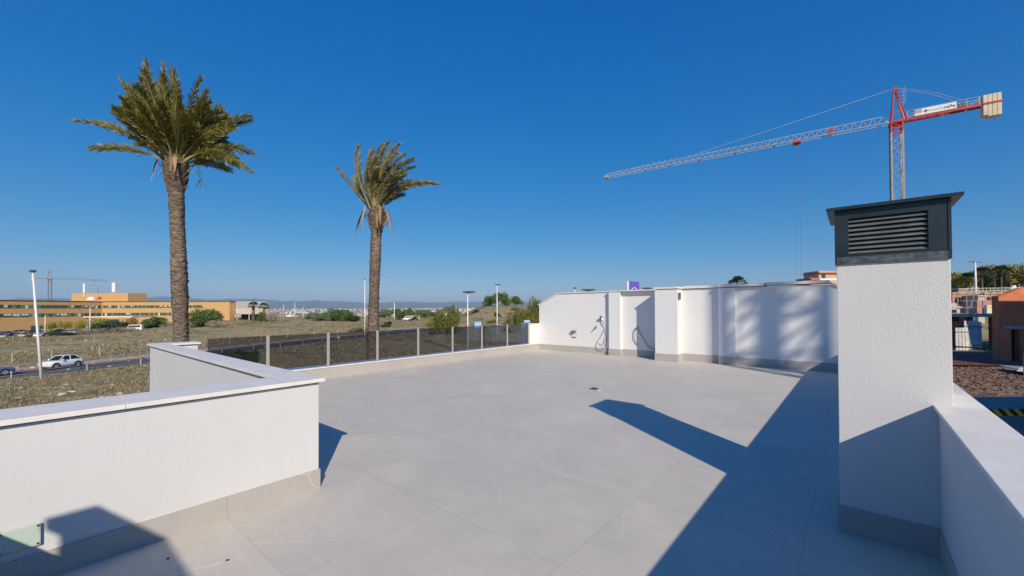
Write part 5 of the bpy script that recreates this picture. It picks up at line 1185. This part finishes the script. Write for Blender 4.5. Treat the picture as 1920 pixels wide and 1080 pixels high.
# site ground: rubble, curb, brick-red apron
def sheet(name, pts, dz, mat):
    m = MB(); V = []; n = 14
    P = [Vector((*p, 0)) for p in pts]
    for i in range(n+1):
        for j in range(n+1):
            q = P[0].lerp(P[1], i/n).lerp(P[3].lerp(P[2], i/n), j/n); g = W(q.x, q.y); V.append((g.x, g.y, float(gz(g.x, g.y))+dz+rs.uniform(0, .03)))
    m.add(V, [(i*(n+1)+j, (i+1)*(n+1)+j, (i+1)*(n+1)+j+1, i*(n+1)+j+1) for i in range(n) for j in range(n)]); tag(m.build(name, mat, smooth=True), kind='structure')
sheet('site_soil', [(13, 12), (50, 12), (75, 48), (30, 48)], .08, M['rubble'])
sheet('site_track', [(26, 25.5), (46, 25.5), (50, 33), (30, 33)], .20, var('red_brick_dust', (.15, .05, .045), .3, 1.2, .95, 0, .6, 6, .1))
sheet('site_path', [(11, 9.0), (30, 9.0), (30, 16.6), (11, 16.6)], .20, M['asphalt_pale'])
rng = np.random.default_rng(12)
def rocks(name, pts, smin, smax, mat, label, dz=0):
    ico = np.array([(0,0,1),(.9,0,.45),(.28,.85,.45),(-.72,.53,.45),(-.72,-.53,.45),(.28,-.85,.45),(.72,.53,-.45),(-.28,.85,-.45),(-.9,0,-.45),(-.28,-.85,-.45),(.72,-.53,-.45),(0,0,-1)])
    fc = np.array([(0,1,2),(0,2,3),(0,3,4),(0,4,5),(0,5,1),(1,6,2),(2,7,3),(3,8,4),(4,9,5),(5,10,1),(6,7,2),(7,8,3),(8,9,4),(9,10,5),(10,6,1),(11,7,6),(11,8,7),(11,9,8),(11,10,9),(11,6,10)])
    V = []; Fa = []
    for i, (X, D) in enumerate(pts):
        g = W(X, D); s = rng.uniform(smin, smax)*np.array([rng.uniform(.7, 1.5), rng.uniform(.7, 1.3), rng.uniform(.35, .8)]); v = ico*(1+rng.normal(0, .16, ico.shape))*s; a = rng.uniform(0, 6)
        v = np.stack([v[:, 0]*cos(a)-v[:, 1]*sin(a)+g.x, v[:, 0]*sin(a)+v[:, 1]*cos(a)+g.y, v[:, 2]+float(gz(g.x, g.y))+dz], 1); Fa.append(fc+12*i); V.append(v)
    return tag(npmesh(name, np.vstack(V), np.vstack(Fa), mat), label, 'rubble', kind='stuff')
RB = isl('broken_rubble', [(.07, .04, .028), (.15, .09, .058), (.24, .165, .12), (.12, .045, .03), (.18, .14, .11)], .95, .1)  # stone colours kept dark too, carrying shade that nothing casts here
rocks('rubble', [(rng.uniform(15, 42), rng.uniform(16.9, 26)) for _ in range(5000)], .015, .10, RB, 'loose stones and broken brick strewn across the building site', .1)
# flat boards lying in the rubble
for k, (X, D, a, lb) in enumerate(((29.5, 23.2, .5, 'pale plywood board lying on the rubble at the right edge'), (28.6, 21.6, -.3, 'brown plywood board lying on the rubble near the marker stake'))):
    m = MB(); m.box(-1.3, 1.3, -.6, .6, 0, .03); o = m.build('loose_board', [M['galv'], M['cream_block']][k]); tag(o, lb, 'board'); o.location = gp(X, D, .3); o.rotation_euler = (.08, .05, a)
m = MB(); m.bar((0, 0, -.3), (.02, 0, 1.5), .06); tag(m.build('marker_stake', M['trunkbark'], loc=gp(25.6, 20.6)), 'thin dark stake standing in the rubble beside the loose boards', 'stake')
for k, (px, D) in enumerate(((1796, 52), (1813, 60), (1826, 60), (1841, 61), (1858, 62), (1872, 62), (1890, 64))):
    g = gat(px, D); zt = at(px, 546, D).z; m = MB(); m.bar((0, 0, 0), (0, 0, zt-g.z), .09); m.bar((-.25, 0, zt-g.z-.3), (.25, 0, zt-g.z-.3), .06)
    tag(m.build('scaffold_prop', M['galv'], loc=g), 'upright steel prop standing among the pink brick blocks', 'prop', 'steel props among the brick blocks')
# striped barrier tape on a low fence
def barrier():
    D = 12.2; t = sitegrp('barrier_fence', Xp(1860, D), D, -2.2, 'low bar fence topped with yellow and black striped board, right edge', 'barrier'); o_ = t['o']
    yel = NT('hazard_yellow').col((.62, .47, .02)).rough(.6).m; blk = NT('hazard_black').col((.012, .012, .012)).rough(.6).m
    x0 = Xp(1835, D); x1 = Xp(1935, D); z1 = Zp(1880, 766, D); z0 = Zp(1880, 779, D); h_ = z1-z0; m = MB(); n = 5; dx = (x1-x0)/n
    m.box(x0-o_[0], x1-o_[0], 0, .03, z0-o_[2], z1-o_[2], 1)
    for k in range(n):
        a = x0+k*dx-o_[0]; m.add([(a, -.004, z1-o_[2]), (a+dx*.5, -.004, z1-o_[2]), (a+dx*.5+h_*.9, -.004, z0-o_[2]), (a+h_*.9, -.004, z0-o_[2])], [(0, 1, 2, 3)], 0)
    m.build('striped_board', [yel, blk], t); m = MB()
    for k in range(26): x = x0+(x1-x0)*k/25-o_[0]; m.bar((x, .05, -.2), (x, .05, z0-o_[2]-.02), .018)
    m.bar((x0-o_[0], .05, .12), (x1-o_[0], .05, .12), .03); m.build('bars', M['anth2'], t)
barrier()
def tape(Xa, Da, Xb, Db, z, label):
    yel = bpy.data.materials['hazard_yellow']; blk = bpy.data.materials['hazard_black']; a = W(Xa, Da); b = W(Xb, Db); t = empty('warning_tape', (a.x, a.y, z), 0, label, 'tape', None); m = MB(); n = 40
    P = [a.lerp(b, k/n)-a+Vector((0, 0, -.25*sin(pi*k/n))) for k in range(n+1)]
    for k in range(n): m.add([P[k], P[k+1], P[k+1]+Vector((0, 0, .09)), P[k]+Vector((0, 0, .09))], [(0, 1, 2, 3)], k % 2)
    m.build('strip', [yel, blk], t)
    for q in (P[0], P[-1]): m = MB(); m.bar(q-Vector((0, 0, 1)), q+Vector((0, 0, .15)), .06); m.build('stake', M['galv'], t)
tape(33, 31.5, 42, 30, -1.35, 'thin striped warning tape sagging in front of the formwork panels')
# unseen blocks added off to the right, sized to shade parts of the site
t = sitegrp('unseen_shade_block', 54, 19, -2.6, 'plain white block added out of view beyond the right edge to shade the building site', 'house')
sitebox(t, 'wall', M['stucco_far'], 44.5, 64, 17, 29, -3, 7.3); sitebox(t, 'roof_edge', M['coping'], 44.3, 64.2, 16.8, 29.2, 7.31, 7.5)
t = sitegrp('unseen_shade_block', 36, 12, -2.6, 'tall plain white block added out of view beyond the right edge to shade the gabled brick house', 'house')
sitebox(t, 'wall', M['stucco_far'], 35, 50, 9, 17, -3, 8.3); sitebox(t, 'roof_edge', M['coping'], 34.8, 50.2, 8.8, 17.2, 8.31, 8.5)
t = sitegrp('unseen_shade_block', 14, 3, -2.6, 'low plain white block added out of view on the right to shade the paved strip and barrier', 'house')
sitebox(t, 'wall', M['stucco_far'], 13, 30, 1, 7, -3, 3.5); sitebox(t, 'roof_edge', M['coping'], 12.8, 30.2, .8, 7.2, 3.51, 3.7)
# ------------------------------------------------------------------ grass, weeds, stones on the field
def tufts(name, n, rfun, hmin, hmax, mat, seed, label, blades=6, spread=.35, wblade=.03):
    r = np.random.default_rng(seed); X, D = rfun(r, n); x = X*cy-D*sy_; y = X*sy_+D*cy
    rd = roaddist(X, D); fars = X < np.interp(D, RP[:, 1][:60], RP[:, 0][:60]); keep = (rd > np.where(D > 112, 8.6, 4.9)) & ~((rd < 9) & fars & (D < 112)) & ~((x > -10.3) & (x < 1) & (y > -8) & (y < 13.8)); x = x[keep]; y = y[keep]; D = D[keep]; z = gz(x, y)-.05; n = len(x)
    h = r.uniform(hmin, hmax, n); B = blades; a = r.uniform(0, 2*pi, (n, B)); lean_ = r.uniform(.15, 1, (n, B)); bx = x[:, None]+r.normal(0, spread*.35, (n, B))*h[:, None]*2; by = y[:, None]+r.normal(0, spread*.35, (n, B))*h[:, None]*2
    hh = h[:, None]*r.uniform(.6, 1.1, (n, B)); w_ = wblade*(1+D[:, None]*.018)*r.uniform(.6, 1.4, (n, B)); tx = bx+np.cos(a)*lean_*hh*.8; ty = by+np.sin(a)*lean_*hh*.8; tz = z[:, None]+hh*(1-.25*lean_)
    px_ = -np.sin(a)*w_; py_ = np.cos(a)*w_; zz = np.broadcast_to(z[:, None], a.shape)
    V = np.stack([np.stack([bx-px_, by-py_, zz], -1), np.stack([bx+px_, by+py_, zz], -1), np.stack([tx+px_*.5, ty+py_*.5, tz], -1), np.stack([tx-px_*.5, ty-py_*.5, tz], -1)], 2).reshape(-1, 3)
    Fa = np.arange(len(V)).reshape(-1, 4); return tag(npmesh(name, V, Fa, mat), label, 'grass', kind='stuff')
def left_near(r, n):
    a = r.uniform(-1.4, .12, n); D = r.uniform(9, 62, n)**1; return a*D, D
def mid(r, n):
    a = r.uniform(-1.45, .1, n); D = 45*np.exp(r.uniform(0, np.log(260/45), n)); return a*D, D
def patchy(f, sc, th, ph=0):
    def g(r, n):
        X, D = f(r, n*2); m = (np.sin(X*sc+ph)+np.sin(D*sc*1.3+2+ph)+.7*np.sin((X+D)*sc*2.3)+r.normal(0, .5, len(X))) > th; return X[m], D[m]
    return g
DRY = isl('dry_grass', [(.24, .19, .115), (.33, .27, .17), (.43, .36, .25), (.28, .23, .15)], .95, .1, .15)
GRY = isl('grey_thistle', [(.20, .175, .11), (.27, .24, .16), (.34, .30, .21)], .95, .1, .1)
GRN = isl('field_green', [(.13, .125, .045), (.20, .185, .07), (.28, .245, .11), (.16, .15, .055)], .85, .2, .15)
tufts('dry_grass', 17000, patchy(left_near, .35, -.1), .08, .42, DRY, 1, 'dry straw-coloured grass on the near ground below the terrace', 10, .6, .012)
tufts('grey_weeds', 7000, patchy(left_near, .3, .3, 2), .15, .5, GRY, 2, 'grey dead thistles on the near ground below the terrace', 11, .6, .012)
tufts('green_weeds', 4500, patchy(left_near, .4, .5, 4), .08, .3, GRN, 3, 'low green weeds on the near ground below the terrace', 8, .7, .02)
tufts('field_green_scrub', 11000, patchy(mid, .09, .6), .08, .32, GRN, 4, 'patchy green scrub over the field beyond the road', 7, .7, .028)
tufts('field_dry_grass', 15000, patchy(mid, .12, .3, 3), .1, .38, DRY, 5, 'dry pale grass over the field beyond the road', 8, .6, .02)
tufts('field_grey_weeds', 5000, patchy(mid, .07, .7, 5), .2, .8, GRY, 6, 'grey twiggy weeds over the field and hillside', 7, .5, .035)
ST = isl('pale_field_stone', [(.30, .25, .19), (.45, .39, .31), (.55, .50, .42)], .9, .15)
rocks('field_stones', [(lambda a, D: (a*D, D))(rng.uniform(-1.35, .1), 12*np.exp(rng.uniform(0, 2.9))) for _ in range(1500)], .05, .3, ST, 'pale limestone rocks scattered over the dry ground')

# ------------------------------------------------------------------ haze: one closed box of thin even air round the whole scene
hz = MB(); hz.box(-24500, 24500, -24500, 24500, -62, 560); hm = bpy.data.materials.new('thin_haze'); hm.use_nodes = True; ht = hm.node_tree; ht.nodes.clear()
pv = ht.nodes.new('ShaderNodeVolumePrincipled'); pv.inputs['Color'].default_value = (.5, .77, 1, 1); pv.inputs['Density'].default_value = 4.5e-5; pv.inputs['Anisotropy'].default_value = .0
ho = ht.nodes.new('ShaderNodeOutputMaterial'); ht.links.new(pv.outputs[0], ho.inputs['Volume'])
tag(hz.build('haze', hm), 'pale blue haze lying over the plain and softening the far mountains', 'haze', kind='stuff')
